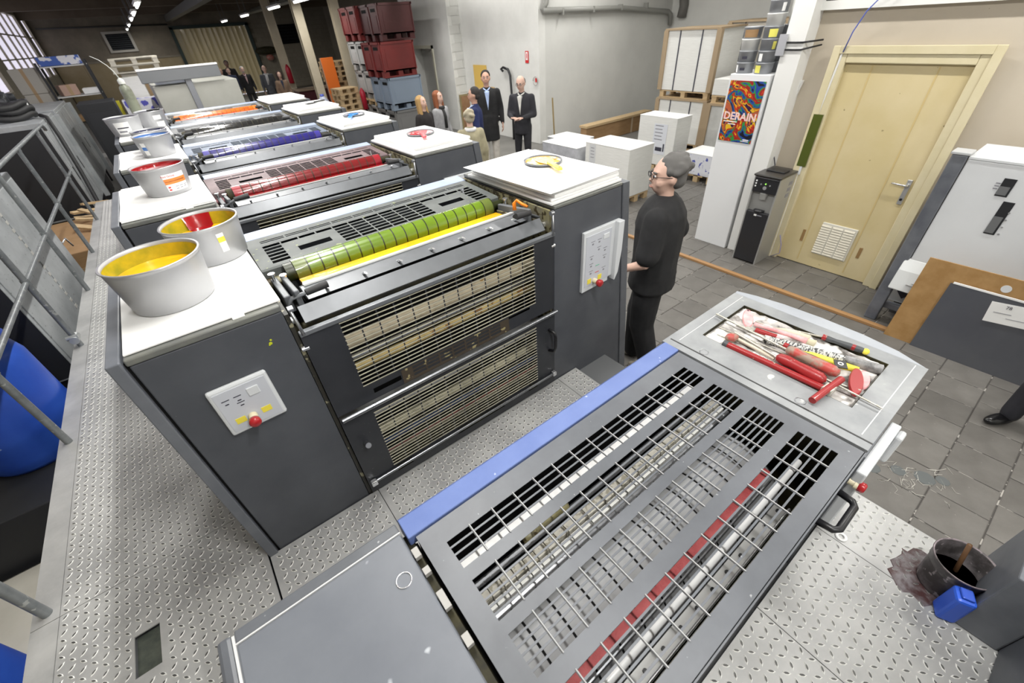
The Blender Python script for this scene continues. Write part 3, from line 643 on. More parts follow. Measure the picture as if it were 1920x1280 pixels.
# ---------------------------------------------------------------- low unit under the camera: grate lid, tool well, blue strip
t = thing('coating_unit', 'low grey press unit with slotted grate lid, blue edge strip and tool well', 'printing press', (0, 0, F))
UB().box(.04, .47, -1.43, -.69, F, .672).build('left_cabinet', PAINT_S, t, bevel=.006)
UB().box(.0, .034, -1.43, -.69, F, .70).build('side_panel', PAINT_L, t, bevel=.01)
UB().box(.034, .04, -1.42, -.7, .5, .7).build('seam', mat('seam_white', (.6, .6, .6), .4), t)
UB().box(.04, .468, -.722, -.69, .672, .70).build('top_edge', PAINT_L, t, bevel=.004)
UB().box(.04, .468, -.726, -.7225, .68, .701).build('seam', mat('seam_white', (.6, .6, .6), .4), t)
UB().box(.04, .466, -1.43, -.727, .672, .70).build('top_lid', mat('lid_grey', (.125, .136, .158), .42, col2=(.16, .172, .194), nscale=3, rvar=.08, spot=(.4, .42, .45), spots=.28, sscale=16), t, bevel=.005)
UB().lathe([(.0215, .7), (.0215, .7025), (.0185, .7025), (.0185, .7)], (.42, -.85, 0), 24).build('plug_ring', STEEL_B, t)
UB().box(.47, .492, -1.42, -.72, .5, .66).build('side_frame', DARK2, t)
mb = UB()
for (yy, a) in ((-.8, .03), (-.86, .02), (-.95, .05), (-1.06, .03), (-1.2, .04), (-1.33, .03)): mb.box(.47, .488, yy - a / 2, yy + a / 2, .675, .692)
mb.build('hinge_blocks', mat('hinge_grey', (.35, .34, .32), .5), t, kind='stuff')
UB().prism([(-.757, .70), (-.757, .66), (-.67, .60), (-.665, .67), (-.69, .703)], .478, 1.735, 'x').build('blue_cover_strip', BLUE_L, t, bevel=.003, label='light blue painted cover strip')
hol = []
for (y0, y1, n) in ((-.925, -.83, 4), (-1.082, -.958, 6), (-1.222, -1.112, 6), (-1.385, -1.26, 5)):
    py = (y1 - y0) / n
    for i in range(14):
        px = (1.663 - .555) / 14
        for j in range(n): hol.append((.555 + px * i + .003, .555 + px * (i + 1) - .003, y0 + py * j + .0028, y0 + py * (j + 1) - .0028))
lid = UB().plate([.498, 1.725], [-1.432, -.764], hol, .695, .697).build('grate_lid', PAINT_L, t, label='slotted sheet-metal grate lid')
UB().box(.498, 1.725, -1.436, -1.43, .64, .697).build('lid_flange', PAINT_L, lid)
mb = UB()
for (y0, y1, n) in ((-.925, -.83, 4), (-1.082, -.958, 6), (-1.222, -1.112, 6), (-1.385, -1.26, 5)):
    for i in range(1, 14): xx = .555 + (1.663 - .555) / 14 * i; mb.tube((xx, y0, .6985), (xx, y1, .6985), .0021, n=6, cap=False)
mb.build('cross_wires', mat('wire_grey', (.4, .4, .4), .4, metal=.3), lid, kind='stuff')
UB().path([(1.43, -1.434, .64), (1.435, -1.475, .64), (1.45, -1.486, .64), (1.555, -1.486, .64), (1.57, -1.475, .64), (1.575, -1.434, .64)], .0105, 10).build('lid_handle', BLACK_P, lid)
# inside
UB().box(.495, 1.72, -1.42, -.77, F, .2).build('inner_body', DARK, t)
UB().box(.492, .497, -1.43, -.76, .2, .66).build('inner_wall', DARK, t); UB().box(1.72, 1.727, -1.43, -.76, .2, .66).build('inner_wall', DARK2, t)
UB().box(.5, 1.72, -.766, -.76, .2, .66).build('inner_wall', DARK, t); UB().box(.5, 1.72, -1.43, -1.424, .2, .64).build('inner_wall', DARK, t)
mb = UB(); CYL = mat('cylinder_grey', (.34, .345, .352), .6)
a = .54
while a < 1.61:
    mb.m = 0; mb.lathe([(.2, a), (.2, a + .084)], (0, -1.12, .34), 56, 'x')
    mb.m = 1; mb.lathe([(.199, a + .084), (.199, a + .091)], (0, -1.12, .34), 48, 'x'); a += .091
mb.build('impression_cylinder', [CYL, DARK], t, label='large grey cylinder with dark rings')
UB().box(.54, 1.66, -.89, -.865, .6, .625).build('white_bar', mat('bar_white', (.75, .75, .74), .45), t)
mb = UB()
for i in range(28): mb.obox((.57 + .04 * i, -.985 + RND.uniform(-.002, .002), .6), (.037, .028, .03), (RND.uniform(-.1, .1), 0, 0))
mb.build('suction_pads', mat('pad_beige', (.5, .48, .42), .8, spot=(.3, .28, .22), spots=.45, sscale=60), t, kind='stuff')
mb = UB()
for i in range(28): mb.obox((.57 + .04 * i, -1.012, .595), (.036, .018, .02))
mb.build('suction_pads', mat('pad_pale', (.6, .6, .57), .7), t, kind='stuff')
UB().tube((.52, -1.04, .605), (1.66, -1.04, .605), .008).build('rod', STEEL, t); UB().tube((.52, -.93, .57), (1.66, -.93, .57), .01).build('rod', STEEL, t)
UB().lathe([(.012, .75), (.02, .76), (.02, .8), (.014, .805), (.014, .9), (.02, .905), (.02, .93), (.012, .935)], (0, -.92, .6), 14, 'x').build('coupling', STAINED, t)
UB().box(.54, 1.55, -1.27, -1.245, .56, .575).build('red_band', mat('band_red', (.25, .025, .028), .6, col2=(.34, .06, .06), nscale=25, bump=.3, bscale=90), t, label='long red felt band')
UB().box(.54, 1.55, -1.28, -1.276, .53, .56).build('steel_rail', STEEL, t)
UB().tube((.52, -1.305, .575), (1.66, -1.305, .575), .0115, n=14).build('white_bar', mat('bar_gloss_white', (.85, .85, .85), .25), t)
UB().box(.53, 1.5, -1.36, -1.325, .5, .51).build('steel_rail', mat('rail_matt', (.45, .45, .44), .5, metal=.5), t)
mb = UB()
for i in range(13): mb.tube((.58 + .075 * i, -1.343, .51), (.58 + .075 * i, -1.343, .516), .006, n=8)
mb.build('rail_bolts', BLACK_P, t, kind='stuff')
UB().tube((.52, -1.385, .5), (1.66, -1.385, .5), .014).build('sponge_roller', mat('sponge', (.4, .36, .26), .9, spot=(.7, .68, .6), spots=.5, sscale=60), t)
UB().tube((.52, -1.365, .53), (1.5, -1.365, .53), .004).build('rod', STEEL_B, t)
# right cover with sunk tool well; outer edge bows outwards
edge = [(2.30, -1.43), (2.355, -1.33), (2.378, -1.2), (2.385, -1.04), (2.378, -.88), (2.36, -.76), (2.335, -.672)]
RC_ = mat('cover_grey_worn', (.2, .21, .22), .42, col2=(.3, .31, .315), nscale=5, rvar=.08, spot=(.5, .5, .49), spots=.27, sscale=20)
outer = [(1.735, -1.44)] + edge + [(1.735, -.675)]
UB().plate([1.735, 2.31], [-1.435, -.675], [(1.895, 2.238, -1.333, -.763)], .672, .7).build('cover_plate', RC_, t, label='worn grey cover plate around the tool well')
UB().prism([(2.31, -1.435)] + [(x, y) for x, y in edge[1:]] + [(2.31, -.675)], .672, .7, 'z').build('cover_edge', mat('cover_edge_pale', (.32, .34, .375), .4, col2=(.38, .4, .43), nscale=4), t, bevel=.004)
UB().prism(outer, F, .67, 'z').build('right_cabinet', PAINT_S, t)
WP = mat('well_paste', (.45, .43, .41), .7, col2=(.12, .11, .1), nscale=16, nlo=.45, nhi=.62, spot=(.72, .7, .67), spots=.47, sscale=11, bump=.5, bscale=30)
UB().box(1.895, 2.238, -1.333, -.763, .671, .683).build('well_floor', WP, t)
for bxs in ((1.893, 1.897, -1.333, -.763), (2.236, 2.24, -1.333, -.763), (1.895, 2.238, -1.335, -1.331), (1.895, 2.238, -.765, -.761)): UB().box(*bxs, .672, .6995).build('well_wall', DARK2, t)
UB().box(1.77, 1.776, -1.435, -.69, .7, .7012).build('seam', mat('seam_dark', (.03, .03, .03), .5), t)
for (a, b_) in ((-.722, -.719), (-1.40, -1.397)): UB().box(1.79, 2.3, a, b_, .7, .7012).build('seam', mat('seam_white', (.6, .6, .6), .4), t)
for (a, b_) in ((1.795, -.834), (1.798, -1.207)): UB().lathe([(.018, .7), (.018, .7015), (.0155, .7015), (.0155, .7)], (a, b_, 0), 22).build('plug_ring', STEEL, t)
pl = UB().prism([(1.9, .45), (2.26, .45), (2.26, .2), (2.2, .1), (1.9, .1)], -1.475, -1.44, 'y').build('control_panel', PANEL_W, t, bevel=.006)
UB().box(2.18, 2.24, -1.50, -1.475, .3, .45).build('panel_rib', PANEL_W, pl, bevel=.01)
UB().tube((1.9, -1.46, .385), (1.9, -1.475, .385), .015).build('button_collar', CREAM_P, pl)
UB().tube((1.905, -1.44, .385), (1.905, -1.468, .385), .014).build('button_collar', CREAM_P, pl); UB().lathe([(.011, -1.468), (.02, -1.472), (.021, -1.488), (.015, -1.494), (.001, -1.495)], (1.905, 0, .385), 18, 'y').build('stop_button', RED_B, pl)
# next unit towards the camera's right: overhanging dark end piece
t = thing('end_console', 'dark grey overhanging console edge at the lower right corner', 'console', (1.7, -1.9, 0))
mb = MB(); mb.T = Matrix.Translation((-1.7, 1.9, 0))
mb.box(1.0, 2.26, -2.9, -2.025, 0, .358).build('housing', PAINT, t, bevel=.01)
mb = MB(); mb.T = Matrix.Translation((-1.7, 1.9, 0)); mb.box(1.942, 2.26, -2.024, -1.905, 0, .358).build('corner_block', PAINT_S, t, bevel=.006)
# ================================================================== ON THE PRESS: board, ink tins, spatulas
def cab_z(k): return H - .0015
lefts = ['white board lying under the two yellow-ink tins', 'white board under the red-ink tin', 'white board under the pair of blue-ink tins', 'white board under the labelled grey tin on the fourth cabinet', 'white board under the dirty squeeze bottle']
for k in range(5):
    y0 = PITCH * k
    t = thing('board_sheet', lefts[k], 'board', (.262, y0 + .4, H - .0005))
    n = 1 if k < 1 else 2
    for j in range(n):
        MB().obox((0, -.003, .0035 + .0065 * j), (.44 - .01 * j, .755 - .01 * j, .006), (0, 0, (.012, -.01)[j % 2])).build('sheet', PAPER, t, bevel=.0015)
rl = ['thick stack of white board beside the yellow-smeared tin lid', 'stack of white board beside the red-smeared tin lid', 'stack of white board beside the blue spatula', 'stack of white board beside the black spatula', 'stack of white board with nothing on it, on the last unit']
for k in range(5):
    t = thing('board_stack', rl[k], 'board stack', (1.97, PITCH * k + .37, H), 0, 'board stacks on the right-hand cabinets')
    z = 0
    for j, (w_, l_, hh, a, dx) in enumerate(((.5, .72, .012, .01, -.01), (.475, .7, .011, -.012, -.005), (.465, .69, .016, .02, 0), (.455, .68, .014, -.01, .005))[:4 if k == 0 else 3]):
        MB().mat(0).obox((dx, 0, z + hh / 2), (w_, l_, hh), (0, 0, a)).build('sheet_bundle', PAPER, t, bevel=.002); z += hh + .0012
    if k == 0: MB().obox((-.03, .0, z + .0012), (.50, .71, .001), (0, 0, .04)).build('loose_sheet', PAPER, t)
    t['top'] = z
def spatula_set(k, mk, mlid, lab_l, lab_s, ang=0.6, cx=2.03, cy=.43, lid=True, mblade=None):
    z = H + (.062 if k == 0 else .043) + .0035; Y = PITCH * k
    if lid:
        t = thing('tin_lid', lab_l, 'lid', (cx, Y + cy, z))
        MB().lathe([(.001, .0), (.104, 0), (.108, .004), (.108, .011), (.104, .011), (.101, .006), (.001, .006)], n=40).build('disc', STEEL_D, t)
        mb = MB(); n = 30
        mb.lathe([(.001, .0085), (.09, .0085), (.098, .006)], n=n)
        mb.build('ink_smear', mlid, t)
    t = thing('ink_spatula', lab_s, 'spatula', (cx, Y + cy, z + (.012 if lid else .001)), ang)
    MB().prism([(-.05, .02), (.05, .02), (.045, -.05), (.02, -.11), (-.02, -.11), (-.045, -.05)], 0, .002, 'z').build('blade', mblade or mk, t)
    MB().prism([(-.018, -.10), (.018, -.10), (.015, -.16), (.019, -.23), (.012, -.25), (-.012, -.25), (-.019, -.23), (-.015, -.16)], .0, .012, 'z').build('handle', mk, t, bevel=.003)
    MB().lathe([(.004, .0121), (.004, .0126)], (0, -.235, 0), 8).build('hang_hole', BLACK_P, t)
spatula_set(0, mat('ink_smear_amber', (.85, .5, .03), .25, coat=.6, col2=(.9, .65, .2), nscale=25), LENS_Y, 'round tin lid smeared with yellow ink', 'spatula coated in yellow ink lying across the yellow lid', -.35)
spatula_set(1, mat('ink_smear_red', (.7, .03, .05), .25, coat=.6), mat('lid_red', (.6, .03, .04), .25, coat=.6, col2=(.85, .7, .7), nscale=20, nlo=.52, nhi=.57), 'round tin lid smeared with red ink', 'spatula coated in red ink lying across the red lid', -.35, 2.0, .42)
spatula_set(2, mat('ink_smear_blue', (.05, .3, .75), .3, coat=.5), mat('lid_blue', (.01, .015, .12), .25, coat=.6, col2=(.7, .72, .8), nscale=18, nlo=.52, nhi=.57), 'round tin lid smeared with dark blue ink', 'spatula with light blue handle on the blue lid', -.5, 2.0, .42)
spatula_set(3, mat('ink_smear_black', (.02, .02, .02), .3, coat=.5), None, '', 'black-inked spatula lying on white board', 1.9, 1.95, .4, False)
def ink_tin(cx, cy, r0, r1, h, ink, lab, lvl=.72, film=None, extra=None, z=None, rz=0):
    z = H + (.0075 if cy < 1.2 else .0135) if z is None else z
    t = thing('ink_tin', lab, 'tin', (cx, cy, z), rz)
    MB().lathe([(r0 - .003, 0), (r0, .003), (r0 + (r1 - r0) * .9, h * .9), (r1 - .002, h * .91), (r1 - .001, h * .94), (r1, h * .95), (r1 + .002, h * .985), (r1, h), (r1 - .004, h), (r1 - .005, h * .93), (r0 - .004, .006), (.001, .006)], n=56).build('body', TIN, t)
    MB().lathe([(r1 - .004, h * 1.0), (r1 + .0015, h * 1.005), (r1 + .0035, h * .985), (r1 + .001, h * .965)], n=56).build('rim', TIN_RIM, t)
    rl_ = lambda q: r0 + (r1 - r0) * q - .0045
    MB().lathe([(rl_(lvl * .9), h * lvl * .9), (rl_(.985) - .001, h * .93)], n=48, cap=False).build('ink_film', film or ink, t)
    mb = MB(); rr = rl_(lvl) - .0008; n = 40
    rings = []
    for q in (1, .8, .55, .3, .05): rings.append([(rr * q * math.cos(2 * PI * i / n), rr * q * math.sin(2 * PI * i / n), h * lvl - .012 * (1 - q) + (.004 * math.sin(5 * q + i * .5)) * (q < 1)) for i in range(n)])
    mb.loft(rings, True); mb.build('ink', ink, t)
    return t
def wrap_label(t, r0, r1, h, a0, a1, z0, z1, m, name='label', off=.0012):
    mb = MB(); n = 14; R_ = lambda z: r0 + (r1 - r0) * z / h + off
    mb.loft([[(R_(z) * math.cos(a0 + (a1 - a0) * i / n), R_(z) * math.sin(a0 + (a1 - a0) * i / n), z) for i in range(n + 1)] for z in (z0, z1)], True, False) if False else None
    vs = [(R_(z) * math.cos(a0 + (a1 - a0) * i / n), R_(z) * math.sin(a0 + (a1 - a0) * i / n), z) for z in (z0, z1) for i in range(n + 1)]
    mb.add(vs, [(i, i + 1, n + 2 + i, n + 1 + i) for i in range(n)], True)
    return mb.build(name, m, t)
def wrap_text(t, body, size, r0, r1, h, a, z, m, off=.002):
    o = text(body, size, (0, 0, 0), (0, 0, 0), m, t, ext=0.0002); Rz = r0 + (r1 - r0) * z / h + off
    for v in o.data.vertices:
        th = a + v.co.x / Rz; v.co = Vector((Rz * math.cos(th), Rz * math.sin(th), z + v.co.y))
    return o
TW = (.125, .142, .158)
t = ink_tin(.205, .30, .122, .140, .16, INK_Y, 'open grey ink tin of yellow ink nearest the camera', .66, INK_YG)
t2 = ink_tin(.375, .60, .118, .136, .15, INK_Y, 'open grey tin of yellow ink with a broad red stripe inside', .6, INK_YG)
mb = MB(); n = 8; a0, a1 = 1.2, 2.0
for (ra, za, rb, zb) in ((.113, .089, .128, .14), (.07, .093, .113, .091)):
    vs = [(r * math.cos(a0 + (a1 - a0) * i / n), r * math.sin(a0 + (a1 - a0) * i / n), z) for r, z in ((ra, za), (rb, zb)) for i in range(n + 1)]
    mb.add(vs, [(i, i + 1, n + 2 + i, n + 1 + i) for i in range(n)], True)
mb.build('red_stripe', INK_R, t2, label='thick red ink stripe')
wrap_label(t2, .118, .136, .15, -1.35, -1.15, .045, .12, PAPER); wrap_label(t2, .118, .136, .15, -1.35, -1.15, .085, .105, YEL_S, 'label_band', .0018)
t3 = ink_tin(.30, 1.86, .115, .135, .155, INK_R, 'grey tin of deep red ink with white and orange label', .86, INK_R)
r0, r1, h = .115, .135, .155
A = -1.15
wrap_label(t3, r0, r1, h, A - .45, A + .5, .022, .118, PAPER); wrap_label(t3, r0, r1, h, A - .45, A + .5, .062, .092, mat('label_orange', (.85, .25, .05), .5), 'label_band', .0018)
wrap_text(t3, 'Flint Group', .015, r0, r1, h, A - .22, .106, mat('label_red', (.75, .05, .04), .5)); wrap_text(t3, 'Novavit® F 918 SUPREME BIO', .0085, r0, r1, h, A + .0, .077, INKDARK, .0026)
wrap_label(t3, r0, r1, h, A - .4, A - .3, .028, .036, mat('label_red', (.75, .05, .04), .5), 'label_mark', .0019); wrap_label(t3, r0, r1, h, A - .4, A - .3, .042, .05, mat('label_red', (.75, .05, .04), .5), 'label_mark', .0019)
for k in range(3): wrap_label(t3, r0, r1, h, A - .1 + .2 * k, A + .02 + .2 * k, .03 + .002 * k, .034 + .002 * k, INKGREY, 'label_print', .0019); wrap_label(t3, r0, r1, h, A - .1 + .2 * k, A + .05 + .2 * k, .044, .047, INKGREY, 'label_print', .0019)
t4 = ink_tin(.325, 3.2, .11, .13, .15, INK_C, 'front grey tin with light blue ink, of the blue pair', .9, INK_C)
wrap_label(t4, .11, .13, .15, -2.45, -2.15, .02, .11, PAPER); wrap_label(t4, .11, .13, .15, -2.45, -2.15, .055, .08, INK_C, 'label_band', .0018)
ink_tin(.32, 3.5, .11, .13, .15, INK_B, 'grey tin with dark blue ink, behind the light blue one', .9, INK_B)
t5 = ink_tin(.14, 4.72, .125, .148, .16, INKDARK, 'wide grey tin with plain white label, left on the fourth cabinet', .9)
wrap_label(t5, .125, .148, .16, -2.2, -1.3, .02, .125, PAPER); wrap_label(t5, .125, .148, .16, -2.1, -1.4, .07, .08, INKDARK, 'label_print', .0018); wrap_label(t5, .125, .148, .16, -2.1, -1.6, .035, .05, INKGREY, 'label_print', .0018)
t6 = ink_tin(.385, 4.98, .11, .135, .16, INKDARK, 'grey tin with a dark palette knife across its rim', .9)
wrap_label(t6, .11, .135, .16, -1.4, -.7, .01, .06, PAPER); wrap_label(t6, .11, .135, .16, -1.5, -.9, .08, .12, PAPER)
t = thing('palette_knife', 'black palette knife laid across the rims of the two labelled tins', 'knife', (.2, 4.86, H + .168), .3)
MB().box(0, .18, -.018, .018, 0, .002).build('blade', STEEL_D, t); MB().box(.18, .3, -.014, .014, 0, .018).build('handle', BLACK_P, t, bevel=.004)
t = thing('squeeze_bottle', 'dirty translucent squeeze bottle with long bent nozzle', 'bottle', (.27, 6.05, H + .012))
BOT = mat('bottle_plastic', (.22, .24, .18), .4, col2=(.11, .11, .08), nscale=8, nlo=.45, nhi=.65)
MB().lathe([(.055, 0), (.06, .01), (.06, .3), (.052, .34), (.03, .36), (.026, .38)], n=24).build('body', BOT, t)
MB().lathe([(.034, .37), (.034, .41), (.012, .43), (.001, .435)], n=16).build('cap', mat('cap_white', (.6, .62, .58), .5), t)
MB().path([(0, 0, .42), (-.02, 0, .5), (-.05, 0, .56), (-.1, 0, .62), (-.16, 0, .66)], [.007, .005, .004, .004, .003], 8).build('nozzle', mat('cap_white', (.6, .62, .58), .5), t)

# ---------------------------------------------------------------- tools in the well
WZ = -.0 + .684
def tool(name, label, cat): return thing(name, label, cat, (2.05, -1.05, WZ))
TT = Matrix.Translation((-2.05, 1.05, 0))
def TB():
    m = MB(); m.T = TT; return m
RP = mat('tool_red', (.3, .014, .016), .4, coat=.2, spot=(.35, .3, .25), spots=.27, sscale=40)
RPW = mat('tool_red_worn', (.42, .06, .05), .5, col2=(.3, .22, .17), nscale=22, nlo=.42, nhi=.55)
PINK = mat('tool_pink', (.72, .25, .26), .45, col2=(.8, .5, .5), nscale=20)
GREYH = mat('tool_grey_rubber', (.06, .065, .07), .5)
ROD = mat('tool_rod', (.5, .48, .42), .35, metal=.6, spot=(.75, .73, .68), spots=.4, sscale=50)
def oval(mb, a, b, w_, z0, z1):
    a = Vector((a[0], a[1], 0)); b = Vector((b[0], b[1], 0)); c = (a + b) / 2; d = (b - a) / 2; nrm = Vector((-d.y, d.x, 0)).normalized() * w_
    n = 24; rg = lambda z, q: [(c + d * math.cos(2 * PI * i / n) * q + nrm * math.sin(2 * PI * i / n) * q + Vector((0, 0, z))) for i in range(n)]
    return mb.loft([rg(z0, .92), rg(z0 + .004, 1), rg(z1 - .004, 1), rg(z1, .9)], True)
t = tool('oval_scraper', 'pink oval plastic scraper at the far corner of the tool well', 'scraper'); oval(TB(), (2.222, -.79), (2.09, -.862), .022, .0, .016).build('pad', PINK, t); TB().tube((2.208, -.797, .016), (2.208, -.797, .0165), .005).build('eyelet', INKDARK, t)
t = tool('scraper', 'short red-handled scraper beside the pink oval one', 'scraper'); TB().tube((2.091, -.893, .014), (2.107, -.975, .014), .012, .011).build('handle', RP, t); TB().tube((2.107, -.975, .014), (2.110, -.995, .014), .009).build('ferrule', PINK, t); TB().obox((2.085, -.872, .012), (.03, .035, .004), (0, 0, .2)).build('blade', ROD, t)
t = tool('brush', 'long pink-stained brush with faded handle', 'brush'); TB().path([(2.13, -.868, .012), (2.15, -.96, .016), (2.169, -1.07, .014)], [.011, .009, .013]).build('handle', PINK, t); TB().path([(2.169, -1.07, .014), (2.172, -1.1, .014)], [.012, .016]).build('bristles', mat('bristle', (.55, .5, .36), .9), t)
t = tool('brush', 'cream bristle brush pointing away behind the printed tube', 'brush'); TB().path([(2.169, -.944, .01), (2.178, -.99, .014), (2.192, -1.07, .012)], [.006, .014, .017]).build('bristles', mat('bristle_pale', (.6, .56, .44), .9, bump=.5, bscale=80), t); TB().tube((2.169, -.944, .01), (2.155, -.86, .012), .005).build('handle', ROD, t)
t = tool('spanner_rod', 'long rod with worn brown-red grip, right of the red one', 'tool'); TB().tube((2.059, -.725, .03), (2.013, -1.06, .042), .0045).build('rod', ROD, t); TB().path([(2.015, -1.05, .044), (2.0148, -1.058, .044), (2.014, -1.08, .044), (2.013, -1.12, .043), (2.011, -1.17, .042), (2.009, -1.22, .042), (2.008, -1.238, .042), (2.008, -1.243, .042)], [.009, .018, .0215, .0185, .022, .022, .015, .002], 18).build('handle', RPW, t)
t = tool('spanner_rod', 'long rod with big glossy red grip over the red pipe', 'tool'); TB().tube((2.0, -.849, .022), (1.95, -1.05, .034), .006).build('rod', ROD, t); TB().path([(1.951, -1.045, .035), (1.9505, -1.053, .036), (1.949, -1.08, .037), (1.947, -1.12, .037), (1.944, -1.16, .036), (1.941, -1.205, .036), (1.94, -1.22, .036), (1.9395, -1.226, .036)], [.009, .019, .0235, .021, .0235, .0235, .016, .002], 18).build('handle', RP, t)
t = tool('tee_key', 'red tubular key with crosswise handle lying along the near edge', 'tool'); TB().tube((1.903, -.872, .02), (1.912, -1.24, .024), .0135, n=14).build('tube', RP, t); TB().tube((1.9025, -.855, .02), (1.903, -.874, .02), .0145, n=14).build('socket', GREYH, t)
TB().tube((1.805, -1.236, .038), (1.99, -1.256, .038), .0125, n=14).build('cross_handle', RP, t); TB().obox((1.912, -1.247, .03), (.045, .034, .026), (0, 0, -.1)).build('collar', ROD, t, bevel=.004)
t = tool('printed_tube', 'thick rolled tube wrapped in black-and-white print', 'tube'); TB().tube((2.048, -.95, .019), (2.175, -1.325, .021), .019, n=20).build('roll', mat('newsprint', (.5, .5, .48), .6, col2=(.04, .04, .04), nscale=70, nlo=.5, nhi=.53, stretch=(1, 2.6, 1)), t); TB().tube((2.138, -1.214, .0205), (2.176, -1.327, .021), .0196, n=20).build('tape', mat('tape_dirty', (.3, .3, .3), .5, col2=(.06, .06, .06), nscale=16, nlo=.4, nhi=.6), t)
def driver(t, tip, a, b, ends):
    TB().tube((tip[0], tip[1], .014), (a[0], a[1], .03), .0035).build('shaft', ROD, t)
    A_, B_ = Vector((a[0], a[1], .03)), Vector((b[0], b[1], .026)); d = B_ - A_
    TB().path([A_, A_ + d * .12, A_ + d * .3, A_ + d * .6, A_ + d * .9, B_], [.009, .012, .0095, .0125, .012, .008], 12).build('handle', GREYH, t)
    TB().tube(A_ - d * .02, A_ + d * .08, .0128).build('collar', RP, t); TB().tube(A_ + d * .68, A_ + d * .76, .0128).build('collar', RP, t)
    if ends: TB().ell(tuple(B_), (.013, .013, .013)).build('end_cap', YEL_S, t)
driver(tool('screwdriver', 'grey and red screwdriver with yellow end at the outer edge', 'screwdriver'), (2.205, -1.0), (2.217, -1.105), (2.243, -1.25), True)
driver(tool('screwdriver', 'grey and red screwdriver in the middle of the pile', 'screwdriver'), (2.068, -.82), (2.052, -1.03), (2.052, -1.2), False)
t = tool('yellow_tool', 'long flat yellow tool handle under the printed tube', 'handle'); TB().path([(2.071, -1.055, .012), (2.09, -1.13, .018), (2.118, -1.272, .014)], [.01, .012, .015]).build('grip', YEL_S, t)
t = tool('tag_plate', 'small square black plate with a white ring', 'plate'); TB().obox((2.064, -1.222, .046), (.046, .04, .003), (0, 0, .5)).build('plate', BLACK_P, t); TB().lathe([(.0095, .0478), (.0095, .0492), (.006, .0492), (.006, .0478)], (2.064, -1.222, 0), 16).build('ring', PAPER, t)
t = tool('oval_scraper', 'dark red oval scraper lying on its paler twin', 'scraper'); oval(TB(), (2.108, -1.268), (1.948, -1.318), .022, .018, .034).build('pad', RP, t)
t = tool('oval_scraper', 'pale pink oval scraper half under the dark red one', 'scraper'); oval(TB(), (2.14, -1.288), (2.03, -1.322), .018, .0, .016).build('pad', PINK, t)
t = tool('rod', 'thin bare rod sticking out over the well edge', 'rod'); TB().tube((1.958, -1.2, .034), (1.948, -1.40, .0285), .0036).build('shaft', ROD, t)
t = tool('ball_knob', 'worn red knob on a cream stick at the left of the pile', 'knob'); TB().ell((1.952, -.862, .026), (.029, .021, .02), rot=(0, 0, -.6)).build('knob', RPW, t); TB().tube((1.965, -.875, .024), (1.952, -1.04, .02), .007).build('stick', mat('stick_cream', (.55, .5, .4), .6), t)
t = tool('coil_spring', 'small dark coil spring beside the red pipe', 'spring'); TB().path([(1.93 + .008 * math.cos(k * .9), -.975 - .0022 * k, .012 + .008 * math.sin(k * .9)) for k in range(24)], .0015, 5).build('coil', STEEL_D, t)
t = tool('wire_rods', 'three thin grimy rods lying between the tools', 'rods'); TB().tube((1.95, -.80, .01), (1.99, -1.1, .012), .003).build('rod', ROD, t); TB().tube((2.0, -.78, .012), (2.03, -1.15, .014), .003).build('rod', ROD, t); TB().tube((1.985, -1.22, .012), (2.01, -1.32, .012), .004).build('rod', ROD, t)
t = tool('rag', 'crumpled paste-covered white rag in the tool well', 'rag')
mb = TB(); rr = random.Random(3); nx, ny = 8, 24
vs = [(1.905 + .325 * i / nx, -.775 - .55 * j / ny, .002 + .009 * rr.random()) for i in range(nx + 1) for j in range(ny + 1)]
mb.add(vs, [(i * (ny + 1) + j, i * (ny + 1) + j + 1, (i + 1) * (ny + 1) + j + 1, (i + 1) * (ny + 1) + j) for i in range(nx) for j in range(ny)], True).build('cloth', WP, t)

# ================================================================== LEFT SIDE: railing, cabinets, drums
t = thing('guard_railing', 'grey tubular guard railing along the left edge of the gallery', 'railing', (-.8, 3, 0))
RT = Matrix.Translation((.8, -3, 0))
def RB():
    m = MB(); m.T = RT; return m
RB().path([(-.8, y, 1.12) for y in (-2.4, 0, 2.5, 5, 7.1)] + [(-.8, 7.17, 1.1), (-.8, 7.2, 1.05)], .019, 12).build('top_rail', PIPE, t)
RB().path([(-.8, y, .565) for y in (-2.4, 0, 2.5, 5, 6.98)], .017, 12).build('mid_rail', PIPE, t)
for y in (-2.0, -.85, .35, 1.52, 2.78, 3.95, 5.12, 6.55):
    p = RB().tube((-.8, y, .0), (-.8, y, 1.12), .0195, n=14).build('post', PIPE, t)
    RB().tube((-.8, y, .54), (-.8, y, .59), .024, n=14).tube((-.8, y, 1.09), (-.8, y, 1.13), .024, n=12).build('collar', PIPE, p)
cl = RB().tube((-.8, 2.73, .07), (-.8, 2.83, .07), .03, n=14).tube((-.84, 2.76, .09), (-.77, 2.76, .09), .018, n=10).build('clamp', mat('clamp_zinc', (.5, .52, .52), .35, metal=.6), t)
t = thing('steel_cabinet', 'large grey steel machine cabinet with black end, behind the first railing posts', 'cabinet', (-1.3, 3.9, F))
def CB(x, y):
    m = MB(); m.T = Matrix.Translation((-x, -y, -F)); return m
CB(-1.3, 3.9).box(-1.9, -.965, 2.9, 5.05, -.3, .95).build('body', GREYCAB, t, bevel=.006); CB(-1.3, 3.9).box(-1.88, -.97, 2.893, 2.9, -.28, .93).build('end_panel', BLACKCAB, t)
CB(-1.3, 3.9).box(-.965, -.958, 2.95, 3.95, -.25, .9).build('side_door', GREYCAB, t, bevel=.003); CB(-1.3, 3.9).box(-.965, -.958, 3.99, 5.0, -.25, .9).build('side_door', GREYCAB, t, bevel=.003)
CB(-1.3, 3.9).box(-1.85, -1.0, 2.95, 5.0, F, -.3).build('plinth', BLACKCAB, t)
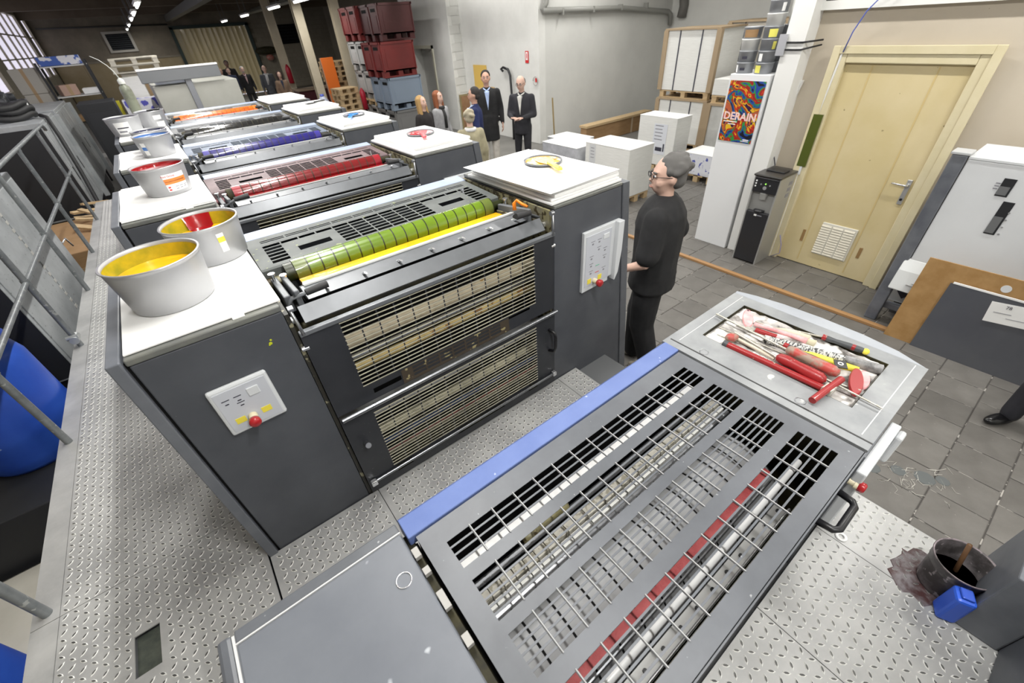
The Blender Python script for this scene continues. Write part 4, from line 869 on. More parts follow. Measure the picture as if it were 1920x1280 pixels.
mb = CB(-1.3, 3.9)
for k in range(16): mb.box(-.9575, -.955, 3.93, 3.99, -.2 + .07 * k, -.17 + .07 * k)
mb.build('hinge', mat('hinge_worn', (.5, .49, .46), .5), t)
CB(-1.3, 3.9).path([(-.955, 5.02, .2), (-.93, 5.1, .22), (-.93, 5.2, .1)], .008).build('door_hook', STEEL_B, t)
for (y0, y1, nm, lb) in ((8.35, 9.95, 'a', 'tall steel cabinet with black near end and hoses on top'), (10.35, 12.6, 'b', 'second tall grey steel cabinet, beyond the one with hoses')):
    t = thing('steel_cabinet', lb, 'cabinet', (-1.45, (y0 + y1) / 2, F)); yc = (y0 + y1) / 2
    CB(-1.45, yc).box(-2.2, -.97, y0, y1, -.33, 1.05).build('body', GREYCAB, t, bevel=.01); CB(-1.45, yc).box(-2.15, -1.0, y0 - .008, y0, -.3, .98).build('end_panel', BLACKCAB, t)
    CB(-1.45, yc).box(-2.1, -1.05, y0 + .05, y1 - .05, F, -.33).build('plinth', BLACKCAB, t)
    for k in range(3):
        dy = (y1 - y0) / 3; d = CB(-1.45, yc).box(-.97, -.96, y0 + dy * k + .02, y0 + dy * (k + 1) - .02, -.25, 1.0).build('side_panel', GREYCAB, t, bevel=.003)
        CB(-1.45, yc).box(-.96, -.955, y0 + dy * k + .1, y0 + dy * k + .14, .2, .4).build('slot', DARK, d)
    CB(-1.45, yc).box(-.975, -.9, y1, y1 + .12, -.4, 1.0).build('edge_channel', GREYCAB, t)
t = thing('hose_bundle', 'coiled black rubber hoses lying on the steel cabinet', 'hose', (-1.5, 9.2, 1.055))
for (r, z, dx) in ((.38, .05, 0), (.34, .13, .05), (.4, .2, -.04)): MB().path([(dx + r * 1.1 * math.cos(2 * PI * k / 28), .9 * r * math.sin(2 * PI * k / 28), z + .02 * math.sin(k)) for k in range(28)], .045, 10, closed=True).build('hose', RUBBER, t)
MB().obox((.36, -.05, .14), (.08, .14, .16), (0, .2, .4)).build('white_tie', PAPER, t)
tag(MB().path([(-1.0, 9.0, 1.09), (-.93, 8.9, 1.07), (-.9, 8.7, .8), (-.9, 8.5, .3), (-.91, 8.3, -.1), (-.9, 8.1, -.4), (-.88, 7.9, -.6)], .03, 8).build('hanging_hose', RUBBER, None), 'black hose hanging down the front of the steel cabinet', 'hose')
t = thing('cardboard_box', 'large brown cardboard box between the steel cabinets', 'box', (-1.35, 6.9, F)); MB().box(-.55, .38, -.8, .95, 0, .55).build('carton', CARD, t, bevel=.01)
MB().box(-.56, .39, -.81, .96, .3, .345).build('tape', mat('tape_brown', (.38, .26, .14), .4), t)
t = thing('timber_offcuts', 'pile of splintered timber offcuts beside the gallery edge', 'timber', (-1.0, 7.3, F + .56))
for k in range(6): MB().obox((RND.uniform(-.1, .1), .2 * k - .3, .04 + .05 * (k % 3)), (.4, .07, .03), (RND.uniform(-.3, .3), .2, RND.uniform(-1, 1))).build('stick', WOOD, t)
BLUEB = mat('drum_blue', (.02, .07, .42), .38, col2=(.03, .1, .5), nscale=3, spot=(.3, .4, .7), spots=.25, sscale=14, rvar=.08)
def drum(name, lab, x, y, z0, r, h):
    t = thing(name, lab, 'drum', (x, y, z0))
    MB().lathe([(.001, 0), (r * .9, 0), (r * .96, .03), (r, .1), (r, h * .3), (r * 1.02, h * .34), (r, h * .38), (r, h * .85), (r * .93, h * .94), (r * .9, h * .96), (r * .9, h), (.001, h)], n=44).build('shell', BLUEB, t)
    MB().lathe([(r * .9, h), (r * .95, h + .005), (r * .95, h + .03), (r * .88, h + .03), (.001, h + .02)], n=40).build('lid', mat('drum_lid', (.015, .05, .3), .4), t); return t
drum('plastic_drum', 'big blue plastic drum standing beside the railing', -1.18, 2.2, -.36, .3, .80)
drum('plastic_drum', 'dark blue drum top at the lower left corner of the view', -1.42, .55, F, .25, .52)
t = thing('dark_plinth', 'low black steel plinth carrying the blue drum', 'plinth', (-1.2, 2.1, F)); MB().box(-.42, .33, -.55, .55, 0, .418).build('block', BLACKCAB, t, bevel=.008)
struct('trim_10', MB().prism([(-1.75, F), (-.86, F), (-.86, -.62), (-1.0, -.6), (-1.15, -.74), (-1.75, -.745)], -3.0, 1.5, 'y'), mat('painted_kerb', (.6, .58, .52), .6, col2=(.5, .48, .42), nscale=2, spot=(.3, .26, .18), spots=.3, sscale=8))

# ================================================================== FAR LEFT: end of the press and finishing area
t = thing('black_console', 'tall matt black console cabinet left of the last unit', 'console', (-.36, 10.8, F)); MB().box(-.28, .28, -.4, .4, 0, 1.86).build('body', BLACKCAB, t, bevel=.01); MB().box(-.22, .22, -.408, -.4, .3, 1.7).build('door', mat('console_door', (.025, .026, .03), .4), t)
t = thing('delivery_unit', 'pale grey delivery end with crossbar arch behind the orange unit', 'press delivery', (1.1, 9.3, F))
MB().box(-.5, .02, -.1, 2.2, 0, 2.05).build('left_body', mat('delivery_beige', (.36, .36, .32), .45, col2=(.4, .4, .36), nscale=3), t, bevel=.01); MB().box(.12, .85, -.1, 2.2, 0, 2.05).build('right_body', mat('delivery_beige', (.36, .36, .32), .45), t, bevel=.01)
MB().box(.02, .12, -.16, .0, .9, 2.3).build('upright', mat('delivery_post', (.22, .23, .25), .4), t, bevel=.01)
MB().box(-.62, .62, -.2, -.04, 2.12, 2.3).build('crossbar', mat('delivery_bar', (.17, .18, .19), .4), t, bevel=.01); MB().box(-.62, .62, -.21, -.03, 2.3, 2.325).build('bar_edge', PAPER, t)
MB().box(-.66, 1.4, -2.2, -.12, .9, 1.62).build('feed_board', PAINT_L, t); MB().box(-.6, 1.0, -2.25, -1.0, 1.62, 1.68).build('top_board', mat('board_pinkish', (.6, .55, .5), .5), t, bevel=.01)
t = thing('wrapped_paper', 'bundles of plastic-wrapped paper on top of the delivery', 'paper bundle', (1.05, 9.6, F + 2.06))
for j in range(4): MB().obox((-.12 + .02 * j, 0, .03 + .045 * j), (.52, .5, .04), (0, 0, .08 * (j % 2))).build('bundle', mat('wrap_bluewhite', (.6, .64, .75), .3, coat=.5), t, bevel=.008)
MB().box(-.4, .16, -.2, .25, .185, .195).build('strap', INKDARK, t)
def shelf_unit():
    t = thing('shelf_rack', 'open shelf rack with boxes and rolls near the far windows', 'shelf', (-.75, 13.2, F))
    for (x, y) in ((-.35, -.3), (.45, -.3), (-.35, .3), (.45, .3)): MB().box(x - .02, x + .02, y - .02, y + .02, 0, 2.5).build('upright', BLACKCAB, t)
    for z in (.6, 1.35, 1.85, 2.4): MB().box(-.35, .45, -.3, .3, z, z + .025).build('shelf', mat('shelf_white', (.6, .6, .58), .5), t)
shelf_unit()
for (nm, lb, cat, x, y, z, s, m, rz) in (
    ('carton', 'tall grey carton standing left of the shelf rack', 'box', -1.38, 13.2, F, (.4, .5, 1.97), mat('carton_grey', (.42, .4, .36), .7), 0),
    ('carton', 'grey carton standing above the other beside the rack', 'box', -1.38, 13.2, F + 1.975, (.42, .5, .45), mat('carton_grey', (.42, .4, .36), .7), 0),
    ('archive_box', 'blue and white box on the top shelf of the rack', 'box', -.7, 13.1, F + 2.43, (.7, .4, .16), mat('box_blue', (.05, .12, .45), .5, spot=(.8, .8, .85), spots=.45, sscale=6), 0),
    ('carton', 'pinkish carton on the middle shelf of the rack', 'box', -.85, 13.1, F + 1.88, (.3, .3, .2), mat('carton_pink', (.45, .3, .24), .7), .3),
    ('paper_ream', 'white reams at the right of the middle shelf', 'paper', -.45, 13.1, F + 1.88, (.3, .4, .1), PAPER, 0),
    ('carton', 'brown open carton on the lower shelf of the rack', 'box', -.75, 13.0, F + 1.385, (.5, .4, .12), CARD, .1),
    ('paper_ream', 'loose white paper pile beside the brown open carton', 'paper', -.42, 13.1, F + 1.385, (.22, .4, .07), PAPER, .2),
    ('waste_sack', 'yellow bag standing on the dark bench end', 'bag', -.12, 12.0, F + 1.445, (.14, .2, .3), mat('bag_yellow', (.5, .45, .02), .5), 0),
    ('paper_pile', 'white carton standing left of the delivery crossbar', 'box', .35, 12.35, F + 1.445, (.35, .2, .68), PAPER_E, .1),
    ('paper_pile', 'blue and white wrapped reams under the white carton', 'paper', .35, 11.95, F + 1.445, (.7, .5, .3), mat('ream_blue', (.75, .75, .8), .5, spot=(.1, .1, .5), spots=.45, sscale=7), 0),
    ('table', 'low dark work bench under the wrapped reams', 'bench', .3, 12.0, F, (1.1, .8, 1.44), BLACKCAB, 0)):
    t = thing(nm, lb, cat, (x, y, z), rz); MB().box(-s[0] / 2, s[0] / 2, -s[1] / 2, s[1] / 2, 0, s[2]).build('body', m, t, bevel=.006)
    if 'carton' == nm: MB().box(-.03, .03, -s[1] / 2 - .003, s[1] / 2 + .003, -.0, s[2] + .003).build('tape', mat('tape_brown', (.38, .26, .14), .4), t)
def pallet(lab, x, y, z, rz=0, sx=1.2, sy=.8, m=WOOD, grp=None):
    t = thing('pallet', lab, 'pallet', (x, y, z), rz, grp); n = 5
    for k in range(n): yy = -sy / 2 + .06 + (sy - .12) * k / (n - 1); B(-sx / 2, sx / 2, yy - .05, yy + .05, .122, .144).build('deck_board', m, t)
    for xx in (-sx / 2 + .06, 0, sx / 2 - .06):
        B(xx - .055, xx + .055, -sy / 2, sy / 2, .1, .122).build('stringer', m, t)
        for yy in (-sy / 2 + .06, 0, sy / 2 - .06): B(xx - .05, xx + .05, yy - .05, yy + .05, .022, .1).build('block', m, t)
    for yy in (-sy / 2 + .06, 0, sy / 2 - .06): B(-sx / 2, sx / 2, yy - .05, yy + .05, 0, .022).build('bottom_board', m, t)
    return t
WP_ = mat('pallet_white', (.72, .68, .58), .6)
t = thing('carton', 'tall pale carton carrying the two whitish pallets', 'box', (.6, 13.6, F)); MB().box(-.4, .4, -.3, .3, 0, 2.168).build('body', mat('carton_pale', (.5, .47, .4), .7), t, bevel=.01); MB().box(-.04, .04, -.304, .304, 0, 2.17).build('tape', mat('tape_brown', (.38, .26, .14), .4), t)
t = pallet('new whitish pallet raised above the boxes in the far left', .55, 13.6, F + 2.17, 0, .95, .8, WP_); t.rotation_euler = (PI / 2 * .0, 0, 0)
t = copy_tree(t); t.location = (.58, 13.55, F + 2.17 + .1445); t['label'] = 'upper whitish pallet on top of its twin in the far left'
t = thing('wall_telephone', 'dark red extinguisher mounted by the far windows', 'extinguisher', (-1.7, 13.4, F + 1.0)); MB().lathe([(.001, 0), (.08, 0), (.08, .5), (.05, .58), (.02, .6)], n=16).build('body', mat('extinguisher_red', (.3, .01, .02), .35), t); MB().ell((0, 0, .62), (.06, .06, .06)).build('head', BLACK_P, t); MB().box(-.05, .05, .06, .12, -1.0, .5).build('stand', BEIGE, t); t.name = 'fire_extinguisher'
t = thing('motor_parts', 'tray of dark machine parts on the window sill', 'parts', (-2.1, 14.2, F + 1.75))
MB().box(-.3, .3, -1.2, 1.2, 0, .05).build('tray', GREYCAB, t)
for k in range(7): MB().lathe([(.001, 0), (.1, 0), (.1, .14 + .03 * (k % 3)), (.001, .16 + .03 * (k % 3))], (RND.uniform(-.15, .15), -1 + .32 * k, .05), 14).build('part', STEEL_D, t)
MB().box(-.25, .25, -1.1, 1.1, -.97 - .78, -.001).build('stand', BLACKCAB, t) if False else MB().box(-.25, .25, -1.1, 1.1, -1.75, 0).build('stand', BLACKCAB, t)
# lamps
for i, (x, y, z, al, pw) in enumerate(LAMPS):
    row = [q[1] for q in LAMPS if q[0] == x]; nth = ['first', 'second', 'third', 'fourth', 'fifth', 'sixth', 'seventh', 'eighth', 'ninth', 'tenth', 'eleventh', 'twelfth', 'last'][sorted(row, reverse=True).index(y)]
    t = thing('batten_lamp', 'fluorescent batten lamp, ' + nth + ' from the gate end, ' + ('over the press row' if x == 1.15 else 'over the right-hand aisle' if 2 < x < 6 else 'by the left windows' if x < 0 else 'added to brighten the white wall' if x < 8 else 'in the paper recess'), 'lamp', (x, y, z), 0,
              'fluorescent lamps ' + ('over the press row' if x == 1.15 else 'over the right-hand aisle' if 2 < x < 6 else 'by the windows' if x < 0 else 'added to brighten the white wall' if x < 8 else 'in the recess'))
    MB().box(-.06, .06, -.7, .7, .0, .05).build('housing', mat('lamp_white', (.7, .7, .68), .4), t)
    MB().tube((0, -.68, -.025), (0, .68, -.025), .024, n=12).build('tube', GLOW, t)
    MB().tube((0, -.5, .05), (0, -.5, CEIL - z), .008, n=6).build('hanger', STEEL_D, t); MB().tube((0, .5, .05), (0, .5, CEIL - z), .008, n=6).build('hanger', STEEL_D, t)
# posts
for k, (x, y, w_) in enumerate(((4.95, 15.0, .26), (5.35, 20.2, .3), (5.95, 14.6, .26))):
    t = thing('post', ('beige steel post beside the orange panel', 'beige post left of the extinguisher, nearer the gate', 'beige post just left of the stacked pallet boxes')[k], 'post', (x + .12, y, F))
    h_ = CEIL - F
    mb = MB().box(-w_ / 2, w_ / 2, -.1, -.085, 0, h_).box(-w_ / 2, w_ / 2, .085, .1, 0, h_).box(-.012, .012, -.085, .085, 0, h_); mb.build('column', BEIGE, t); MB().box(-w_ * .65, w_ * .65, -.16, .16, 0, .02).build('base_plate', BEIGE, t)
t = thing('orange_panel', 'bright orange upright panel beside the beige post', 'panel', (5.5, 14.85, F)); MB().box(-.2, .2, -.04, .04, .0, 2.02).build('sheet', ORANGE, t, bevel=.01); MB().box(-.21, -.2, -.05, .05, 0, 2.02).build('edge', mat('panel_edge', (.5, .3, .2), .5), t)
ORD = ['topmost', 'second from the top', 'third from the top', 'fourth from the top', 'fifth from the top', 'sixth from the top', 'seventh from the top', 'sixth from the bottom', 'fifth from the bottom', 'fourth from the bottom', 'third from the bottom', 'second from the bottom', 'lowest']
for k in range(13): pallet('pallet in the tall stack behind the orange panel, ' + ORD[12 - k], 6.05 + (.03 if k < 9 else -.06), 15.75, F + .1445 * k, .06 * ((k * 7) % 3 - 1), .8, .8, WOOD, 'tall pallet stack behind the orange panel')
for k in range(9): pallet('small pallet in the short stack beside the grey boxes, ' + (ORD[:4] + ORD[8:])[8 - k], 5.3, 13.3, F + .1445 * k, .08 * ((k * 5) % 3 - 1) + .1, .62, .6, WOOD, 'short pallet stack beside the grey boxes')
t = thing('fire_extinguisher', 'red extinguisher standing against the short pallet stack', 'extinguisher', (5.7, 12.95, F + .7)); MB().lathe([(.001, 0), (.08, 0), (.08, .45), (.04, .53), (.02, .56)], n=16).build('body', mat('extinguisher_red2', (.4, .01, .03), .35), t); MB().box(-.03, .03, -.03, .03, -.7, 0).build('stand', BLACK_P, t)
t = thing('fire_extinguisher', 'red extinguisher on the beige post by the far gate', 'extinguisher', (5.47, 19.99, F + 1.1)); MB().lathe([(.001, 0), (.1, 0), (.1, .5), (.05, .6), (.02, .65)], n=16).build('body', mat('extinguisher_red2', (.4, .01, .03), .35), t)
t = thing('wall_plant', 'dark hose reel cluster on the wall right of the gate', 'hose reel', (7.4, 31.7, F + 1.95)); MB().ell((0, 0, .1), (.65, .15, .2)).build('reel', DARK2, t); MB().ell((.05, -.1, -.25), (.22, .1, .16)).build('red_knob', RPW, t); t.name = 'hose_reel'
for k, (x, z) in enumerate(((7.1, 0), (7.1, .3))):
    pass
t = thing('blue_crate_stack', 'dark blue crates behind the pallet stack', 'crate', (7.4, 16.4, F)); bpy.data.objects.remove(t)
for k in range(5): t = thing('storage_crate', 'dark blue crate behind the tall pallet stack, ' + (ORD[:3] + ORD[11:])[4 - k], 'crate', (6.95, 16.0, F + .32 * k)); MB().box(-.3, .3, -.4, .4, 0, .3).build('shell', mat('crate_navy', (.03, .04, .14), .5), t, bevel=.01); MB().box(-.32, .32, -.42, .42, .27, .318).build('rim', mat('crate_navy', (.03, .04, .14), .5), t)
t = thing('work_table', 'dark red side bench behind the last beige post', 'bench', (6.2, 19.5, F)); MB().box(-.8, .8, -.4, .4, .1, .85).build('body', mat('bench_maroon', (.08, .015, .02), .5), t, bevel=.01); MB().box(-.85, .85, -.45, .45, .85, .9).build('top', mat('bench_top', (.3, .22, .15), .6), t)
t = thing('water_canister', 'translucent plastic canister with blue cap by the orange panel', 'canister', (4.85, 14.2, F + .55)); MB().lathe([(.001, 0), (.14, 0), (.16, .05), (.16, .4), (.08, .5), (.05, .52)], n=20).build('body', mat('canister_plastic', (.6, .65, .78), .3), t); MB().lathe([(.06, .52), (.06, .58), (.001, .58)], n=14).build('cap', mat('cap_blue', (.1, .15, .6), .4), t); MB().box(-.2, .2, -.2, .2, -.55, 0).build('stand', BLACKCAB, t)
# plastic pallet boxes
def crate(x, y, z, m, lab, sx=.95, sy=1.2, h=.78):
    t = thing('pallet_box', lab, 'crate', (x + sx / 2, y + sy / 2, z))
    X, Y = sx / 2, sy / 2
    mb = MB().box(-X, X, -Y, -Y + .03, .14, h).box(-X, X, Y - .03, Y, .14, h).box(-X, -X + .03, -Y, Y, .14, h).box(X - .03, X, -Y, Y, .14, h).box(-X, X, -Y, Y, .14, .17); mb.build('shell', m, t)
    MB().box(-X - .02, X + .02, -Y - .02, -Y + .04, h - .05, h).box(-X - .02, X + .02, Y - .04, Y + .02, h - .05, h).box(-X - .02, -X + .04, -Y, Y, h - .05, h).box(X - .04, X + .02, -Y, Y, h - .05, h).build('rim', m, t)
    for sx_ in (-1, 0, 1):
        B(-X, X, Y * .8 * sx_ - .09, Y * .8 * sx_ + .09, 0, .035).build('runner', m, t)
        for q in (-1, 0, 1): B(X * .85 * q - .07, X * .85 * q + .07, Y * .8 * sx_ - .09, Y * .8 * sx_ + .09, .035, .14).build('foot', m, t)
    for yy in (-Y, 0, Y): B(-X - .02, -X, yy - .05 if yy > -Y else yy, yy + .05 if yy < Y else yy, .14, h).build('rib', m, t)
    for q in (-1, 1):
        B(-X - .004, -X, q * Y * .5 - .15, q * Y * .5 + .15, h - .17, h - .1).build('slot_row', DARK, t)
        B(-X - .008, -X, q * Y * .5 - .17, q * Y * .5 + .17, .22, h - .24).build('panel', m, t)
    for xx in (-X, X): B(xx - .03 if xx > 0 else xx, xx + .03 if xx < 0 else xx, -Y - .02, -Y, .14, h).build('rib', m, t)
    B(-X * .75, X * .75, -Y - .008, -Y, .22, h - .15).build('panel', m, t); return t
CRED = mat('crate_red', (.16, .014, .012), .5, col2=(.12, .012, .011), nscale=2); CGREY = mat('crate_grey', (.42, .42, .41), .5, col2=(.36, .36, .35), nscale=2); CBL = mat('crate_bluegrey', (.2, .25, .32), .5); CDG = mat('crate_darkgrey', (.16, .16, .16), .5)
crate(5.8, 11.0, F, CDG, 'dark grey plastic pallet box at the bottom of the right stack')
crate(5.78, 11.0, F + .79, CBL, 'blue-grey pallet box with cross-ribbed side')
crate(5.7, 10.95, F + 1.58, CRED, 'red pallet box directly above the blue-grey one')
crate(5.95, 11.2, F + 2.37, mat('crate_red_shaded', (.05, .007, .007), .5), 'red pallet box in painted shade at the top right of the stacks')  # crate red darkened in its colour for the weaker light on this box
crate(5.95, 12.6, F, CGREY, 'grey pallet box at the bottom of the left stack')
pallet('wooden pallet under the two light grey pallet boxes', 6.45, 13.1, F + .79, 0, 1.1, 1.1)
crate(5.95, 12.55, F + .79 + .145, CGREY, 'light grey pallet box, lower of the two', h=.73)
crate(5.9, 12.5, F + 1.68, CGREY, 'light grey pallet box directly under the red one', h=.7)
crate(5.85, 12.45, F + 2.40, CRED, 'bright red pallet box on top of the left stack', h=.76)
# ================================================================== RIGHT SIDE
# poster pillar, structural pillar, stacked tins
t = thing('poster_pillar', 'white boxed-in pillar carrying the colourful poster', 'pillar', (5.95, 1.235, F))
MB().box(-.2, .25, -.225, .225, 0, 1.98).build('casing', mat('casing_white', (.74, .75, .76), .5), t, bevel=.006)
p = struct('trim_11', B(5.78, 6.0, .79, .985, F, CEIL), mat('pillar_white', (.76, .76, .74), .6))
t = thing('poster', 'vivid abstract art poster lettered DERAIN on the white pillar', 'poster', (5.745, 1.235, .52))
PM = bpy.data.materials.new('poster_print'); MATS['poster_print'] = PM; PM.use_nodes = True
nt = PM.node_tree; N = nt.nodes; L = nt.links
tc = N.new('ShaderNodeTexCoord'); nz = N.new('ShaderNodeTexNoise'); nz.inputs['Scale'].default_value = 4.2; nz.inputs['Detail'].default_value = 2.5; nz.inputs['Distortion'].default_value = 2.2
L.new(tc.outputs['Object'], nz.inputs['Vector']); cr = N.new('ShaderNodeValToRGB'); cr.color_ramp.interpolation = 'CONSTANT'
els = [(0, (.01, .01, .02)), (.36, (.02, .06, .3)), (.42, (.03, .25, .05)), (.46, (.3, .02, .015)), (.52, (.5, .04, .015)), (.56, (.7, .42, .02)), (.60, (.04, .01, .05)), (.64, (.45, .1, .04))]
cr.color_ramp.elements[0].color = (*els[0][1], 1); cr.color_ramp.elements[1].position = els[1][0]; cr.color_ramp.elements[1].color = (*els[1][1], 1)
for q, c in els[2:]: e = cr.color_ramp.elements.new(q); e.color = (*c, 1)
L.new(nz.outputs['Fac'], cr.inputs[0]); L.new(cr.outputs[0], N['Principled BSDF'].inputs['Base Color']); N['Principled BSDF'].inputs['Roughness'].default_value = .35
MB().box(-.003, .003, -.2, .2, 0, .62).build('print', PM, t)
WT = mat('poster_white', (.9, .85, .82), .5)
FACE = (PI / 2, 0, -PI / 2)      # reads from the -X side
text('DERAIN', .108, (-.0045, -.0, .265), FACE, mat('poster_letter', (.85, .6, .56), .5), t, bold=.0035)
MB().box(-.005, -.003, .02, .18, .205, .215).box(-.005, -.003, .03, .12, .18, .188).build('small_print', WT, t); MB().box(-.005, -.003, -.17, -.1, .03, .04).box(-.005, -.003, -.17, -.08, .015, .022).build('small_print', WT, t)
TINS = [mat('tin_store_grey', (.3, .31, .33), .45, metal=.3), mat('tin_store_white', (.7, .7, .68), .5)]
def small_tin(x, y, z, m, lab, lb=None, dark=None):
    t = thing('storage_tin', lab, 'tin', (x, y, z), 0, 'stored tins on the poster pillar')
    MB().lathe([(.001, 0), (.084, 0), (.09, .09), (.094, .095), (.094, .104), (.088, .104), (.001, .1)], n=24).build('body', m, t)
    if lb: wrap_label(t, .084, .09, .09, lb[1], lb[2], .012, .08, lb[0])
    if dark: wrap_label(t, .084, .09, .09, dark[0], dark[1], .03, .055, INKDARK, 'label_print', .0025)
YW = mat('tin_label_yellow', (.8, .75, .15), .5)
z0 = 1.2
A0 = PI
for k, (m, lab, lb) in enumerate(((0, 'bottom grey tin of the left column on the pillar', (PAPER, 2.2, 2.7)), (0, 'second grey tin from below in the left column', None), (1, 'white tin, third from below in the left column', None), (0, 'top tin of the left column, with brown and white label', (CARD, 2.6, 4.2)))):
    small_tin(5.86, 1.37, z0 + .105 * k, TINS[m], lab, lb, (3.0, 3.6) if k < 2 else None)
for k, (m, lab, lb) in enumerate(((0, 'bottom tin of the right column, with yellow and white label', (YW, 2.4, 3.2)), (0, 'tin with round white logo, second from below in right column', (PAPER, 2.6, 3.1)), (0, 'tin with yellow stripe, third from below in right column', (YW, 3.9, 4.3)), (0, 'tin with pale yellow label, fourth in the right column', (YW, 3.2, 4.1)), (1, 'white tin near the top of the right column', None), (0, 'topmost grey tin of the tower, with white lettering', (PAPER, 3.9, 4.3)))):
    small_tin(5.86, 1.16, z0 + .105 * k, TINS[m], lab, lb)
for k in range(4): small_tin(6.07, 1.10, z0 + .105 * k, TINS[0], ('dark tin at the back right of the pillar top, lowest', 'dark tin at the back right of the pillar top, second', 'dark tin at the back right of the pillar top, third', 'dark tin at the back right of the pillar top, highest')[k])
# small things on pillar and wall
t = thing('cable_clamps', 'two black cable ties round the white pillar with steel bracket', 'clamp', (5.77, .9, 1.45)); MB().path([(0, .1, .03), (0, -.1, .03), (.15, -.22, .04)], .008).build('tie', BLACK_P, t); MB().path([(0, .1, -.03), (0, -.1, -.03), (.15, -.22, 0)], .008).build('tie', BLACK_P, t); MB().box(-.02, .0, .05, .13, -.08, .1).build('bracket', ALU, t)
t = thing('cup_holder', 'white triangular wall holder with a black pen beside the pillar', 'holder', (5.99, .82, .92)); MB().prism([(.05, .22), (-.06, .22), (-.03, .05), (.05, 0)], -.03, 0, 'x').build('body', mat('holder_white', (.72, .72, .7), .5), t, bevel=.004); MB().tube((-.04, .035, .0), (-.04, .02, .13), .007).build('pen', BLACK_P, t)
t = thing('wall_socket', 'white plug box with black plug on the pillar', 'socket', (5.9, .86, .79)); MB().box(-.05, .02, -.05, .05, 0, .09).build('box', mat('holder_white', (.72, .72, .7), .5), t, bevel=.006); MB().box(-.08, -.05, -.06, -.02, .01, .06).build('plug', BLACK_P, t)
tag(MB().path([(5.83, .82, .80), (5.86, .8, .6), (5.9, .8, .4), (5.86, .74, .31)], .006).build('power_cable', INKDARK, None), 'thin dark cable from the plug down to the water dispenser', 'cable')
tag(MB().tube((5.94, .51, F), (5.94, .51, .33), .014).tube((5.94, .51, .84), (5.94, .48, 1.39), .01).build('conduit', mat('conduit_white', (.75, .75, .73), .5), None), 'slim white conduit running down the left door frame', 'conduit')
t = thing('pipe_guard', 'translucent dark green angle guard left of the door', 'guard', (5.93, .5, .33)); MB().box(-.006, 0, -.05, .04, 0, .52).box(0, .04, -.05, -.045, 0, .52).build('angle', mat('guard_green', (.08, .1, .015), .3, coat=.4), t); MB().box(-.004, .02, -.02, .03, -.09, 0).build('tape', PANEL_W, t)
tag(MB().path([(5.92, .47, 1.39), (5.9, .44, 1.55), (5.88, .38, 1.7), (5.86, .3, 1.8), (5.95, .1, 1.83), (6.4, -.3, 1.85)], .0055, 8).build('blue_cable', mat('cable_blue', (.1, .14, .5), .4), None), 'thin blue cable rising from the door frame to the ledge', 'cable')
tag(MB().path([(5.93, .46, F + .3), (5.9, .4, F + .2), (5.88, .38, F + .1), (5.9, .47, F + .02)], .005, 8).build('cable_loop', mat('cable_violet', (.3, .28, .5), .4), None), 'loose violet-grey cable loop at the foot of the door frame', 'cable')
t = thing('ledge_clutter', 'dark flat bars lying on the white ledge over the door', 'bars', (6.12, -.6, 1.791)); MB().box(-.1, -.06, -1.5, 1.0, .0, .03).build('bar', STEEL_D, t); MB().box(0, .04, -1.4, .8, .0, .04).build('bar', BLACKCAB, t); MB().box(-.14, -.11, 1.3, 1.6, .0, .08).build('bracket', BLACKCAB, t)
# water dispenser
t = thing('water_dispenser', 'black and silver water dispenser standing by the pillar', 'water dispenser', (5.76, .655, F))
SILV = mat('dispenser_silver', (.38, .38, .37), .35, metal=.3)
MB().box(-.19, .2, -.145, -.13, 0, 1.04).build('side_panel', SILV, t); MB().box(-.19, .2, .13, .145, 0, 1.04).build('side_panel', SILV, t)
MB().box(-.15, .19, -.13, .13, 0, 1.04).build('body', SILV, t); MB().box(-.2, -.15, -.13, .13, .02, .64).build('lower_door', mat('dispenser_black', (.02, .02, .023), .35), t, bevel=.008)
MB().box(-.2, -.15, -.135, .135, .86, 1.03).build('head', mat('dispenser_black', (.02, .02, .023), .35), t, bevel=.01); MB().box(-.21, .21, -.155, .155, 1.035, 1.06).build('top_cover', mat('dispenser_top', (.035, .032, .03), .3), t, bevel=.01)
MB().box(-.05, .08, -.1, .1, 1.06, 1.075).build('lid_recess', BLACK_P, t, bevel=.004); MB().lathe([(.05, .64), (.06, .66), (.001, .665)], (-.165, 0, 0), 20).build('drip_tray', BLACK_P, t)
MB().tube((-.17, 0, .79), (-.17, 0, .86), .035, .045).build('nozzle', SILV, t); MB().lathe([(.02, -.205), (.02, -.2)], (0, 0, .92), 16, 'x').build('knob', ALU, t)
for k, (a, c) in enumerate(((.05, .955), (.0, .965), (-.05, .955))): MB().lathe([(.008, -.204), (.008, -.2)], (0, a, c), 10, 'x').build('button', ALU if k != 1 else mat('led_green', (.3, .8, .1), .4, emit=1.0), t)
for k in range(3): MB().box(-.204, -.2, .1, .115, .92 + .03 * k, .935 + .03 * k).build('icon', PAPER, t)
MB().box(-.2035, -.2, .0, .03, .595, .615).build('badge', PAPER, t); MB().box(-.2035, -.2, -.06, -.005, .6, .61).build('badge_text', INKGREY, t)
for k in range(3): MB().box(.05, .12, -.1475, -.145, .78 + .07 * k, .82 + .07 * k).build('vent_label', INKGREY, t)
